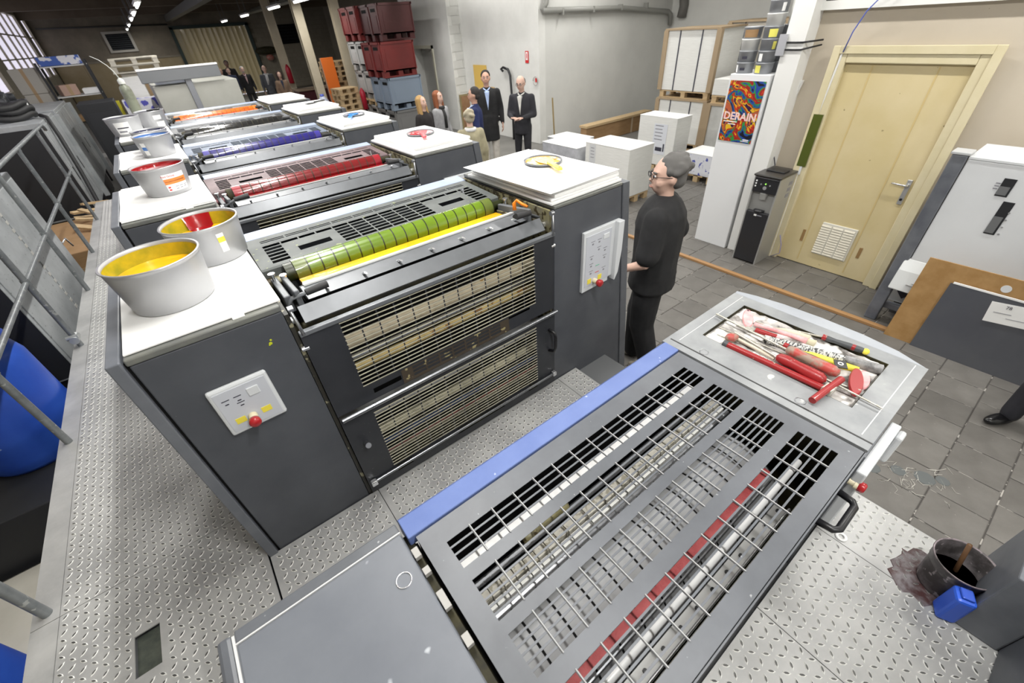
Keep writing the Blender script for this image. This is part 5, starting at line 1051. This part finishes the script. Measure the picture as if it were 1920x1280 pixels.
# machine standing at the door wall
t = thing('plate_unit', 'white-panelled machine with grey leg frame right of the door', 'machine', (5.5, -1.6, F))
def PB():
    m = MB(); m.T = Matrix.Translation((-5.5, 1.6, -F)); return m
LEG = mat('leg_slate', (.11, .118, .14), .4, col2=(.17, .18, .2), nscale=6)
PB().box(5.28, 5.36, -.87, -.77, F, .78).build('leg', LEG, t, bevel=.01); PB().box(5.27, 5.42, -.88, -.76, .78, .80).build('leg_cap', mat('cap_grey', (.5, .51, .52), .4), t, bevel=.004)
PB().box(5.29, 5.8, -3.0, -.875, -.18, .755).build('white_panel', WHITE_M, t, bevel=.008)
PB().box(5.285, 5.8, -3.0, -.875, .755, .775).build('top_edge', PANEL_W, t, bevel=.003)
for (a, b_, c, e) in ((-1.2, -1.13, .53, .66), (-1.265, -1.2, .245, .50)):
    s_ = PB().box(5.286, 5.2895, a, b_, c, e).build('slot', BLACKCAB, t); PB().box(5.284, 5.2865, a + .012, b_, c + .01, c + .55 * (e - c)).build('slot_window', mat('slot_grey', (.16, .165, .17), .3), s_)
for k in range(4): PB().lathe([(.007, 5.284), (.007, 5.29)], (0, -1.285 + .006 * k, .26 + .055 * k), 8, 'x').build('screw', ALU, t)
for k in range(3): PB().box(5.2875, 5.2895, -1.125, -1.10, .575 + .02 * k, .583 + .02 * k).build('scale_mark', INKGREY, t)
PB().prism([(5.24, -.2), (5.29, -.1), (5.6, -.1), (5.6, -.38), (5.2, -.38)], -1.75, -.84, 'y').build('front_tray', mat('tray_white', (.66, .68, .68), .45), t, bevel=.01)
PB().box(5.198, 5.21, -1.15, -.95, -.31, -.3).box(5.2, 5.212, -1.15, -.98, -.285, -.278).build('tray_print', mat('print_pale', (.4, .4, .4), .6), t)
PB().box(5.36, 5.42, -2.8, -.8, -.66, -.6).build('cross_bar', LEG, t, bevel=.006); PB().box(5.55, 5.75, -3.0, -.9, F, -.18).build('base', mat('base_grey', (.1, .1, .1), .6), t)  # plain dark grey base block set back below the panel
t = thing('hazard_box', 'white box with black hazard triangle under the machine', 'box', (5.475, -.97, -.599)); MB().box(-.04, .065, -.13, .13, 0, .2).build('carton', PANEL_W, t, bevel=.004)
MB().prism([(.09, .125), (-.05, .125), (.02, .045)], -.0425, -.04, 'x').build('triangle', INKDARK, t); MB().box(-.042, -.04, -.12, .1, .16, .164).box(-.042, -.04, .04, .11, .175, .185).build('print', INKGREY, t)
t = thing('hardboard_sheet', 'brown hardboard sheet with round hole leaning on the white machine', 'board', (5.1, -1.95, F)); t.rotation_euler = (0, .07, 0)
hb = MB().box(-.006, .006, -.95, .945, 0, .79).build('board', BOARD, t); MB().lathe([(.03, -.009), (.03, -.006)], (0, .43, .70), 20, 'x').build('hole', WHITE_M, t)
t = thing('grey_plate', 'dark grey printing plate leaning on the brown hardboard', 'plate', (5.075, -2.05, F)); t.rotation_euler = (0, .07, 0); MB().box(-.003, .003, -.9, .835, 0, .64).build('sheet', mat('plate_slate', (.13, .135, .15), .25, metal=.2, col2=(.1, .105, .125), nscale=1.2), t); MB().box(-.0045, .0045, -.9, .82, .64, .655).build('edge_strip', PAPER, t)
t = thing('paper_note', 'white handwritten job note on the dark grey plate', 'note', (5.1, -1.75, -.33)); t.rotation_euler = (-.12, .07, 0); MB().box(-.003, 0, -.35, .235, 0, .17).build('sheet', PAPER, t)
text('78', .035, (-.004, .13, .14), FACE, INKDARK, t); text('B.A.T', .04, (-.004, -.02, .11), FACE, INKGREY, t); MB().box(-.0042, -.003, .1, .2, .085, .09).box(-.0042, -.003, .02, .12, .05, .054).box(-.0042, -.003, -.16, -.03, .055, .062).build('pen_lines', INKGREY, t)
# paper store
def stack(name, lab, x0, x1, y0, y1, z1, m=PAPER_E, pal=True, grp=None):
    cx, cy = (x0 + x1) / 2, (y0 + y1) / 2
    t = thing('paper_stack', lab, 'paper stack', (cx, cy, F + .124 if pal else F)); zb = F + .124 if pal else F
    MB().box(x0 - cx, x1 - cx, y0 - cy, y1 - cy, 0, z1 - zb).build('reams', m, t, bevel=.006)
    MB().box(x0 - cx - .004, x1 - cx + .004, y0 - cy - .004, y1 - cy + .004, z1 - zb, z1 - zb + .004).build('top_sheet', PAPER, t)
    if pal:
        p = thing('pallet', 'wooden pallet under the ' + lab, 'pallet', (cx, cy, F)); sx, sy = x1 - x0, y1 - y0
        for k in range(4): yy = -sy / 2 + .05 + (sy - .1) * k / 3; B(-sx / 2, sx / 2, yy - .045, yy + .045, .1, .12).build('deck_board', WOOD, p)
        for xx in (-sx / 2 + .05, 0, sx / 2 - .05):
            for yy in (-sy / 2 + .05, 0, sy / 2 - .05): B(xx - .045, xx + .045, yy - .045, yy + .045, 0, .1).build('block', WOOD, p)
    return t
s1 = stack('', 'tall white paper stack just right of the nearest cabinet', 6.07, 6.68, 3.0, 3.95, .10)
MB().box(-.3075, -.304, .24, .38, .35, .74).build('label', mat('label_grey', (.6, .61, .62), .6), s1)
s2 = stack('', 'white paper stack with barcode label near the recess', 8.0, 8.46, 3.5, 4.35, .2)
lb = MB().box(-.235, -.232, -.24, .06, .2, .74).build('label', mat('label_paleblue', (.68, .7, .75), .6), s2)
for k in range(5): MB().box(-.237, -.2355, -.15 + .02 * (k % 2), .03, .7 - .06 * k, .715 - .06 * k).build('label_print', INKGREY, s2)
MB().box(-.237, -.2355, -.17, -.02, .26, .33).box(-.237, -.2355, -.22, -.19, .26, .4).build('barcode', INKDARK, s2)
for k in range(4): MB().box(-.3095, -.308, .27, .35, .68 - .05 * k, .69 - .05 * k).build('label_print', INKGREY, s1)
WRAP = mat('stretch_wrap', (.42, .43, .46), .25, coat=.6, col2=(.55, .56, .6), nscale=7, bump=.6, bscale=9)
stack('', 'stretch-wrapped grey pallet load behind the tall white stack', 6.0, 6.7, 4.1, 5.0, -.02, WRAP, False)
stack('', 'low wrapped grey load by the broom handle', 6.75, 7.3, 4.9, 5.7, -.15, WRAP, False)
s5 = stack('', 'low stack of reams wrapped in blue-patterned paper', 7.9, 8.5, 2.55, 3.2, -.3, mat('ream_pattern', (.68, .69, .74), .6, spot=(.04, .06, .35), spots=.37, sscale=16))
def banded(lab, x0, x1, y0, y1, z0, z1, m, strap=True, edges=True):
    cx, cy = (x0 + x1) / 2, (y0 + y1) / 2
    t = thing('banded_load', lab, 'paper stack', (cx, cy, z0)); h = z1 - z0
    MB().box(x0 - cx, x1 - cx, y0 - cy, y1 - cy, 0, h).build('reams', m, t, bevel=.004)
    EB = mat('edge_board', (.36, .27, .17), .8)
    if edges:
        for (a, b_) in ((x0 - cx, y0 - cy), (x0 - cx, y1 - cy)): MB().box(a - .03, a + .06, b_ - .05, b_ + .05, 0, h).build('edge_board', EB, t)
        MB().box(x0 - cx - .03, x1 - cx + .03, y0 - cy - .03, y1 - cy + .03, h, h + .03).build('lid_board', EB, t)
    if strap:
        for q in (-.2, .22): MB().box(x0 - cx - .008, x0 - cx, q * (y1 - y0) - .012, q * (y1 - y0) + .012, 0, h).build('strap', INKDARK, t)
    return t
pallet('pallet under the lower banded white load', 10.15, 4.6, F, PI / 2, 1.2, .9)
banded('lower banded white load in the recess corner', 9.7, 10.6, 4.0, 5.2, F + .145, .2, PAPER_E)
pallet('pallet between the two banded white loads', 10.15, 4.6, .235, PI / 2, 1.2, .9)
banded('upper banded white load stacked in the recess corner', 9.7, 10.6, 4.0, 5.2, .385, 1.45, PAPER_E)
banded('lower plastic-wrapped load right of the banded white one', 9.5, 10.4, 2.6, 3.8, F, .2, mat('wrapped_pale', (.5, .5, .48), .3, coat=.5, col2=(.6, .6, .58), nscale=5))
pallet('pallet under the short white load', 9.95, 3.2, .235, PI / 2, 1.2, .9)
banded('short plain white load beside the poster pillar', 9.5, 10.4, 2.6, 3.8, .385, .66, PAPER_E, False, False)
banded('tall brownish wrapped load in the far right of the recess', 10.9, 11.8, 3.3, 4.5, F, 1.5, mat('wrapped_brown', (.36, .33, .28), .5, col2=(.42, .39, .34), nscale=4))
t = thing('long_carton', 'long flat brown carton lying along the recess wall', 'box', (9.9, 6.55, F)); MB().box(-1.2, 1.3, -.1, .1, 0, .38).build('carton', CARD, t, bevel=.006); MB().box(-1.22, 1.3, -.13, .13, .38, .43).build('wooden_top', WOOD, t); MB().box(.5, .56, -.104, -.1, 0, .38).build('tape', mat('tape_dots', (.5, .4, .28), .6), t)
t = thing('wall_pipe', 'thick grey pipe along the recess wall with elbow', 'pipe', (8.2, 7.4, 1.95)); PG = mat('pipe_paint', (.27, .27, .25), .5)
MB().path([(-.05, 0, 0), (2.5, 0, -.05), (4.5, 0, -.2), (4.62, 0, -.26), (4.65, 0, -.5)], .055, 12).build('main_pipe', PG, t); MB().path([(-.05, .03, 0), (.05, .0, .12), (.1, -.0, .3), (0.0, 0, 1.3)], .05, 10).build('riser', PG, t)
for k in range(4): MB().box(.5 + k, .54 + k, -.065, .065, -.1, .02).build('bracket', PG, t)
MB().path([(3.9, -.3, .5), (4.6, -.3, .3), (4.75, -.3, -.1), (4.7, -.3, -.35)], .12, 14).build('duct', mat('duct_dark', (.14, .135, .125), .5), t)
for k in range(9): MB().path([(4.0 + .08 * k, -.3, .47 - .03 * k), (4.06 + .08 * k, -.3, .455 - .03 * k)], .135, 14).build('duct_rib', mat('duct_dark', (.14, .135, .125), .5), t)
t = thing('fire_sign', 'small red and white fire sign on the white wall', 'sign', (8.09, 7.93, .98)); MB().box(-.008, 0, -.06, .06, 0, .24).build('plate', mat('sign_red', (.65, .03, .03), .5), t); MB().box(-.011, -.008, -.035, .035, .06, .22).build('pictogram', PAPER, t); MB().box(-.013, -.011, -.015, .01, .09, .19).build('mark', mat('sign_red', (.65, .03, .03), .5), t)
t = thing('wall_bell', 'small round bell with thin wires below the fire sign', 'bell', (8.09, 7.6, .62)); MB().path([(-.03, .09 * math.cos(k * .5), .09 * math.sin(k * .5)) for k in range(13)], .009).build('ring', mat('bell_grey', (.4, .38, .36), .5), t); MB().box(-.02, 0, -.02, .02, -.02, .06).build('bracket', mat('sign_red', (.65, .03, .03), .5), t)
t = thing('hook_cane', 'black walking-stick-like hook standing at the white wall', 'hook', (8.0, 8.6, F)); MB().path([(0, -.1, 0), (0, -.12, .9), (0, -.08, 1.5), (0, 0, 1.62), (0, .2, 1.66), (0, .3, 1.62), (0, .22, 1.58)], .03).build('shaft', BLACK_P, t)
t = thing('yellow_notice', 'yellow notice sheet on the white wall behind the tall man', 'notice', (8.09, 10.0, .1)); MB().box(-.01, 0, -.32, .32, 0, .8).build('sheet', mat('notice_yellow', (.75, .5, .12), .6), t)
t = thing('framed_panel', 'rounded brown panel in a thin wooden frame beside the column', 'panel', (8.2, 10.76, F)); MB().box(-.42, .42, -.02, .015, 0, .95).build('frame', mat('frame_wood', (.3, .24, .12), .6), t); MB().box(-.38, .38, -.035, -.02, .04, .91).build('sheet', mat('rusty_brown', (.25, .13, .06), .7, col2=(.33, .19, .1), nscale=4), t, bevel=.03)
t = thing('broom_stick', 'thin wooden broom handle standing on the floor by the recess', 'broom', (7.3, 6.05, F)); MB().tube((0, 0, 0.03), (-.05, .05, 1.25), .016).build('handle', mat('stick_wood', (.3, .22, .09), .6), t); MB().box(-.15, .15, -.03, .03, 0, .08).build('head', BLACK_P, t)
# bucket corner
t = thing('paint_bucket', 'dirty metal bucket with dried ink and a wooden stick', 'bucket', (2.065, -1.84, 0)); t.scale = (.72, .72, .78); BK = mat('bucket_dirty', (.05, .045, .045), .45, col2=(.22, .2, .21), nscale=9, nlo=.42, nhi=.7, spot=(.4, .36, .37), spots=.35, sscale=25)
MB().lathe([(.001, .004), (.1, 0), (.104, .02), (.118, .16), (.122, .165), (.122, .172), (.125, .21), (.129, .215), (.125, .222), (.12, .215), (.099, .012), (.001, .012)], n=40).build('body', BK, t)
MB().lathe([(.128, .214), (.131, .219), (.127, .225), (.122, .219)], n=36).build('rim', mat('bucket_rim', (.3, .25, .27), .4, metal=.4, col2=(.1, .09, .09), nscale=20), t); MB().lathe([(.112, .1), (.001, .1)], n=24).build('residue', mat('residue', (.12, .1, .09), .4, spot=(.5, .45, .1), spots=.4, sscale=10), t)
MB().path([(.03, -.02, .03), (.06, .03, .28)], .01).build('stick', mat('stick_brown', (.14, .07, .03), .6), t)
t = thing('ink_spill', 'dried maroon and grey ink spill on the tread plate by the bucket', 'spill', (2.04, -1.78, .0))
mb = MB(); n = 26; rr = random.Random(5); rg = [(.115 * (1 + .3 * (rr.random() - .5)) * math.cos(2 * PI * i / n), .085 * (1 + .4 * (rr.random() - .5)) * math.sin(2 * PI * i / n), .0024) for i in range(n)]
mb.loft([[(p[0] * 1.03, p[1] * 1.03, .0005) for p in rg], rg]); mb.build('crust', mat('spill_ink', (.07, .03, .03), .45, col2=(.2, .18, .19), nscale=18, nlo=.4, nhi=.6, bump=.5, bscale=40), t)
t = thing('blue_container', 'small bright blue plastic container in front of the bucket', 'container', (1.95, -1.875, 0), .4); t.scale = (.7, .7, .75); MB().box(-.045, .045, -.04, .04, 0, .2).build('body', mat('container_blue', (.03, .12, .7), .35), t, bevel=.015); MB().box(-.03, .03, -.025, .025, .2, .215).build('cap', mat('container_cap', (.02, .08, .5), .35), t, bevel=.006)
t = thing('cable_tag', 'white round washer tag lying under the black lid handle', 'tag', (1.98, -1.53, .0025)); MB().lathe([(.022, 0), (.022, .003), (.011, .003), (.011, 0)], n=20).build('ring', PAPER, t)
# ================================================================== PEOPLE
def evaluated(o, name, mats):
    dg = bpy.context.evaluated_depsgraph_get(); me = bpy.data.meshes.new_from_object(o.evaluated_get(dg)); old = o.data
    bpy.data.objects.remove(o); me.name = name; me.materials.clear()
    for m in mats: me.materials.append(m)
    for p in me.polygons: p.use_smooth = True; p.material_index = 0
    return me
def blob(name, mb, m, parent, vox=.016, sm=4, extra=None):
    o = mb.build('tmp', m); r = o.modifiers.new('r', 'REMESH'); r.mode = 'VOXEL'; r.voxel_size = vox
    s_ = o.modifiers.new('s', 'SMOOTH'); s_.factor = .5; s_.iterations = sm
    me = evaluated(o, name, [m])
    if extra:
        bm = bmesh.new(); bm.from_mesh(me); e = extra.mesh('tmp', m); bm.from_mesh(e); bm.to_mesh(me); bm.free()
        for p in me.polygons: p.use_smooth = True
    o = bpy.data.objects.new(name, me); COL.objects.link(o); o.parent = parent; return o
def hand(mb, w, d, up, size=1.0, curl=.5):
    """palm + five separate fingers; w wrist, d direction, up = back-of-hand normal"""
    d = Vector(d).normalized(); up = Vector(up); up = (up - d * up.dot(d)).normalized(); s_ = d.cross(up)
    w = Vector(w); q = size
    for k in range(4): mb.tube(w + s_ * (k - 1.5) * .017 * q - d * .005, w + d * .085 * q + s_ * (k - 1.5) * .021 * q, .013 * q, .0115 * q, 8)
    for k, ln in enumerate((.062, .078, .072, .055)):
        a = w + d * .082 * q + s_ * (k - 1.5) * .021 * q; dd = (d - up * curl * .4).normalized(); b_ = a + dd * ln * .5 * q; dd = (d - up * curl * 1.3).normalized(); c = b_ + dd * ln * .5 * q
        mb.path([a, b_, c], [.0095 * q, .0085 * q, .0065 * q], 8); mb.ell(c, (.0065 * q,) * 3, 8, 5)
    a = w + d * .02 * q - s_ * .028 * q; b_ = a + (d * .7 - s_ * .8 - up * .2).normalized() * .035 * q; c = b_ + (d - s_ * .1 - up * .4).normalized() * .032 * q
    mb.path([a, b_, c], [.0125 * q, .0105 * q, .0075 * q], 8); mb.ell(c, (.0075 * q,) * 3, 8, 5)
def person(label, x, y, h, face, skin=SKIN, hair=None, hairc=(.05, .03, .02), bald=False, long_hair=False, top=(.01, .01, .012), topz=.86, legs=(.02, .02, .022), shirt=None, scarf=None,
           arms=None, head_yaw=0, head_pitch=0, stride=0, short_sleeve=False, glasses=False, bow=False, beard=False, z=F, female=False, detail=1, hood=None, curly=False, shoe=(.015, .013, .012), open_=True, build=1.0, head=1.0):
    s = h / 1.75; f = Vector(face); th = math.atan2(-f.x, f.y)
    t = thing('person', label, 'person', (x, y, z), th); t.scale = (s, s, s)
    V = .014 if detail > 1 else .022; sw = .17 if female else .19; bw = build
    sh = {1: Vector((sw, 0, 1.40)), -1: Vector((-sw, 0, 1.40))}
    arms = arms or {}
    el = {}; wr = {}
    for q in (1, -1):
        el[q] = Vector(arms.get((q, 'e'), (q * (sw + .06), -.03, 1.12))); wr[q] = Vector(arms.get((q, 'w'), (q * (sw + .07), .05, .88)))
    hip = {q: Vector((q * .09, 0, .92)) for q in (1, -1)}
    ank = {1: Vector((.1, .22 * stride, .08)), -1: Vector((-.1, -.3 * stride, .08 + .07 * abs(stride)))}
    kn = {1: Vector((.1, .14 * stride + .03, .50)), -1: Vector((-.1, -.06 * stride + .03, .50))}
    # head
    HM = Matrix.Translation((0, .01, 1.50)) @ Euler((head_pitch, 0, head_yaw)).to_matrix().to_4x4() @ Matrix.Diagonal((head * 1.06, head * 1.04, head, 1)) @ Matrix.Translation((0, -.01, -1.50))
    def HB(): m_ = MB(); m_.T = HM; return m_
    b = MB(); b.T = HM
    b.ell((0, -.005, 1.645), (.076, .094, .105)).ell((0, .028, 1.585), (.057, .062, .068)).ell((0, .05, 1.555), (.036, .035, .026)).ell((0, .098, 1.612), (.012, .018, .018)).ell((0, .09, 1.635), (.009, .014, .028))
    b.ell((.078, -.008, 1.62), (.01, .02, .03)).ell((-.078, -.008, 1.62), (.01, .02, .03)).ell((0, .083, 1.572), (.022, .012, .009))
    b.ell((.03, .07, 1.66), (.024, .018, .01)).ell((-.03, .07, 1.66), (.024, .018, .01)).ell((.04, .055, 1.6), (.026, .028, .026)).ell((-.04, .055, 1.6), (.026, .028, .026))
    b.T = None
    b.cap((0, -.01, 1.42), (0, .0, 1.56), .056, .052)
    b.cap((0, 0, 1.0), (0, 0, 1.33), .12, .13, 1.15, .75).cap((-sw * .8, 0, 1.38), (sw * .8, 0, 1.38), .055).ell((0, -.01, .95), (.15, .11, .12))
    for q in (1, -1):
        b.cap(sh[q], el[q], .045, .038).cap(el[q], wr[q], .037, .026)
        b.cap(hip[q], kn[q], .08, .055).cap(kn[q], ank[q], .052, .038)
    ex = MB()
    for q in (1, -1):
        d = (wr[q] - el[q]).normalized(); hd = Vector(arms.get((q, 'd'), d)); hand(ex, wr[q], hd, (q, 0, .2) if abs(hd.z) > .6 else (0, 0, 1), 1.0, .6)
    blob('body', b, skin, t, V, 2, ex)
    # face details
    for q in (1, -1):
        HB().ell((q * .03, .086, 1.638), (.0145, .006, .0075), 10, 6).build('eye', mat('eye_white', (.7, .68, .65), .3), t); HB().ell((q * .03, .0915, 1.638), (.0075, .0035, .0075), 8, 5).build('iris', INKDARK, t)
        HB().path([(q * .016, .094, 1.657), (q * .045, .084, 1.659)], .005, 6).build('eyebrow', mat('hair_%s' % str(hairc), hairc, .8), t)
    HB().path([(-.02, .094, 1.573), (0, .099, 1.571), (.02, .094, 1.573)], .0045, 6).build('mouth', mat('lips', (.42, .2, .16), .5), t)
    hm = mat('hair_%s' % str(hairc), hairc, .75, col2=tuple(min(1, k * 1.7 + .02) for k in hairc), nscale=35, bump=.6, bscale=90)
    hb = MB(); hb.T = HM
    if bald: hb.ell((0, -.045, 1.63), (.08, .062, .06)).ell((0, -.05, 1.66), (.076, .055, .05))
    else:
        hb.ell((0, -.022, 1.668), (.085, .092, .092)).ell((0, -.045, 1.61), (.078, .06, .06))
        if curly:
            rr = random.Random(4)
            for k in range(26): a = rr.uniform(0, 2 * PI); e_ = rr.uniform(-.1, 1.3); hb.ell((.08 * math.cos(a) * math.cos(e_), -.025 + .09 * math.sin(a) * math.cos(e_) - .01, 1.66 + .09 * math.sin(e_)), (.025, .025, .022), 8, 5)
    if long_hair:
        for q in (1, -1): hb.cap((q * .065, .0, 1.68), (q * .085, .0, 1.42), .042, .034); hb.cap((q * .08, .0, 1.42), (q * .09, .03, 1.32), .032, .02)
        hb.cap((0, -.07, 1.64), (0, -.085, 1.38), .06, .055, 1.2, .6)
    # cut the face free: the hair blob is pushed behind the face plane
    ho = blob('hair', hb, hm, t, .011 if detail > 1 else .014, 1)
    inv = HM.inverted()
    for v in ho.data.vertices:
        c = inv @ v.co
        if c.y > (.06 if long_hair and abs(c.x) > .055 else .035) and c.z < 1.70 and not bald: c.y = .035 - .02 * (c.z < 1.66); v.co = HM @ c
    if beard: HB().ell((0, .045, 1.553), (.05, .055, .032), 12, 6).build('beard', hm, t)
    if glasses:
        g = HB()
        for q in (1, -1): g.path([(q * .032 + .022 * math.cos(a * PI / 6), .103, 1.637 + .015 * math.sin(a * PI / 6)) for a in range(12)], .0022, 5, closed=True); g.path([(q * .054, .1, 1.64), (q * .08, .0, 1.638)], .002, 5)
        g.path([(-.01, .104, 1.64), (.01, .104, 1.64)], .002, 5); g.build('glasses', BLACK_P, t)
    # clothes
    tm = CLOTH(str(top), top); lm = CLOTH(str(legs), legs)
    c = MB(); hem = topz
    c.cap((0, 0, max(hem + .06, .9)), (0, 0, 1.32), .138 * bw, .15 * bw, 1.18, .82)
    if hem < .82: c.loft([[(.175 * bw * math.cos(2 * PI * i / 20), .145 * bw * math.sin(2 * PI * i / 20), hem) for i in range(20)], [(.165 * bw * math.cos(2 * PI * i / 20), .125 * bw * math.sin(2 * PI * i / 20), 1.02) for i in range(20)]])
    else: c.loft([[(.162 * bw * math.cos(2 * PI * i / 20), .125 * bw * math.sin(2 * PI * i / 20), hem) for i in range(20)], [(.158 * bw * math.cos(2 * PI * i / 20), .115 * bw * math.sin(2 * PI * i / 20), 1.05) for i in range(20)]])
    c.cap((-sw, 0, 1.375), (sw, 0, 1.375), .062).cap((-.13, -.005, 1.405), (.0, -.01, 1.44), .05, .07).cap((.13, -.005, 1.405), (.0, -.01, 1.44), .05, .07).cap((0, -.015, 1.38), (0, -.01, 1.46), .085, .066)
    for q in (1, -1):
        if short_sleeve: e2 = sh[q].lerp(el[q], .78); c.cap(sh[q], e2, .076 * (1 + (bw - 1) * .4), .074 * (1 + (bw - 1) * .4))
        else: c.cap(sh[q], el[q], .066, .056).cap(el[q], el[q].lerp(wr[q], .95), .055, .042)
    blob('shirt' if short_sleeve else 'coat' if hem < .7 else 'jacket', c, tm, t, V, 4)
    l = MB().ell((0, -.005, .93), (.155 * bw, .12 * bw, .13))
    for q in (1, -1): l.cap(hip[q], kn[q], .094 * (1 + (bw - 1) * .6), .07 * bw).cap(kn[q], ank[q], .068 * bw, .058 * bw)
    blob('trousers', l, lm, t, V, 3)
    for q in (1, -1):
        a = ank[q]; MB().ell((a.x, a.y + .05, a.z - .045), (.045, .125, .038), 16, 8).ell((a.x, a.y - .03, a.z - .02), (.042, .06, .058), 14, 8).build('shoe', mat('leather_%s' % str(shoe), shoe, .25), t)
    if shirt: MB().prism([(0, 1.12), (-.045, 1.43), (.045, 1.43)], .07, .132 * bw, 'y').build('shirt', CLOTH(str(shirt), shirt, .8), t, bevel=.01)
    if shirt: MB().path([(-.06, .0, 1.475), (-.05, .05, 1.465), (0, .095, 1.43)], .012, 8).path([(.06, .0, 1.475), (.05, .05, 1.465), (0, .095, 1.43)], .012, 8).build('collar', CLOTH(str(shirt), shirt, .8), t)
    if bow: MB().prism([(-.05, 1.43), (-.05, 1.39), (0, 1.405), (.05, 1.39), (.05, 1.43), (0, 1.415)], .12, .15, 'y').build('bow_tie', INKDARK, t)
    if scarf:
        k_ = MB().path([(.075 * math.cos(a * PI / 6), -.005 + .075 * math.sin(a * PI / 6), 1.45) for a in range(12)], .032, 8, closed=True); k_.path([(.03, .09, 1.43), (.04, .14, 1.3), (.05, .14, 1.1)], [.03, .03, .028], 8); k_.build('scarf', scarf, t)
    if hood: MB().path([(.13 * math.cos(a * PI / 8), -.06 - .06 * math.sin(a * PI / 8), 1.43) for a in range(9)], .045, 8).build('fur_hood', hood, t)
    return t
FUR = mat('fur_tan', (.35, .25, .13), .9, bump=1, bscale=60)
clasp = {(1, 'e'): (.25, .03, 1.12), (1, 'w'): (.1, .26, 1.10), (1, 'd'): (-.8, .5, .0), (-1, 'e'): (-.25, .03, 1.12), (-1, 'w'): (-.1, .27, 1.1), (-1, 'd'): (.8, .5, 0)}
person('grey-haired man in black T-shirt walking past the paper stacks', 3.03, .27, 1.81, (-.42, .9), skin=SKIN2, hairc=(.12, .115, .11), top=(.012, .012, .013), topz=.83, legs=(.008, .008, .009), short_sleeve=True,
       stride=.35, glasses=True, detail=2, head_yaw=.45, build=1.42, head=1.1, curly=True, arms={(1, 'e'): (.27, -.12, 1.13), (1, 'w'): (.25, .02, .93), (-1, 'e'): (-.28, .02, 1.12), (-1, 'w'): (-.24, .22, 1.02)}, shoe=(.3, .27, .22))
person('woman with shoulder-length blond hair in black top', 4.27, 6.25, 1.66, (.4, -.9), skin=SKIN2, hairc=(.42, .26, .1), long_hair=True, top=(.015, .012, .012), female=True, legs=(.02, .02, .025), head_pitch=.15)
person('red-haired woman in grey jacket and dark scarf', 4.76, 6.52, 1.66, (.4, -.9), skin=SKIN2, hairc=(.25, .08, .03), long_hair=True, top=(.3, .3, .31), female=True, scarf=CLOTH('scarfdark', (.02, .02, .02)), head_pitch=.1)
person('short woman with curly grey hair in beige cardigan, seen from behind', 4.15, 4.55, 1.60, (.35, .93), skin=SKIN2, hairc=(.42, .37, .27), curly=True, top=(.33, .3, .2), topz=.7, female=True, legs=(.3, .27, .2), scarf=CLOTH('scarfwhite', (.7, .7, .7)))
person('dark-haired man in navy blue coat, seen in profile', 4.95, 5.6, 1.74, (-.75, .55), hairc=(.035, .03, .028), top=(.008, .015, .07), topz=.6, legs=(.01, .012, .03), shirt=(.5, .58, .75), build=1.08)
person('tall young man in long black hooded parka and blue shirt', 5.85, 6.5, 1.87, (-.55, -.83), hairc=(.015, .012, .01), top=(.012, .012, .013), topz=.58, legs=(.55, .52, .47), shirt=(.4, .5, .75), hood=FUR, build=1.1)
person('balding man with glasses in dark suit holding his hands together', 6.1, 5.7, 1.79, (-.85, -.5), skin=SKIN2, hairc=(.06, .05, .045), bald=True, top=(.02, .02, .025), topz=.78, legs=(.02, .02, .024), shirt=(.55, .55, .52), glasses=True, arms=clasp, head_pitch=-.25)
person('man in dark suit and white shirt beside the delivery arch', 3.4, 22.6, 1.75, (-.1, -1), hairc=(.05, .045, .04), bald=True, top=(.012, .014, .025), topz=.75, legs=(.012, .012, .02), shirt=(.6, .65, .75))
person('tall man in black standing behind the suited man at the curtain', 4.0, 24.5, 1.95, (-.2, -1), skin=mat('skin_dark', (.2, .11, .08), .5), hairc=(.01, .01, .01), top=(.012, .01, .01), topz=.6)
person('grey-haired man with bow tie and pink shirt in black suit', 4.15, 22.0, 1.76, (.1, -1), skin=SKIN2, hairc=(.4, .4, .38), top=(.012, .012, .013), topz=.75, shirt=(.7, .5, .5), bow=True, beard=True)
person('man in blue coat half hidden behind the man with the bow tie', 3.78, 23.2, 1.72, (0, -1), skin=SKIN2, hairc=(.12, .08, .05), top=(.03, .04, .08), topz=.7)
person('man in grey suit with light scarf in front of the gate frame', 4.72, 20.6, 1.77, (-.1, -1), skin=SKIN2, hairc=(.35, .3, .25), bald=True, top=(.07, .075, .085), topz=.72, shirt=(.6, .62, .62), scarf=CLOTH('scarfgrey', (.5, .5, .5)))
person('dark-haired woman in brown patterned jacket by the beige post', 4.62, 17.9, 1.66, (-.1, -1), skin=SKIN2, hairc=(.03, .015, .012), long_hair=True, top=(.18, .12, .08), female=True, shirt=(.02, .03, .06))
person('man outside the right edge, only his black shoe in view', 4.52, -2.08, 1.78, (-.85, .5), top=(.02, .02, .022), topz=.75, legs=(.015, .015, .02), shoe=(.006, .006, .007), shirt=(.6, .6, .6), stride=.35)
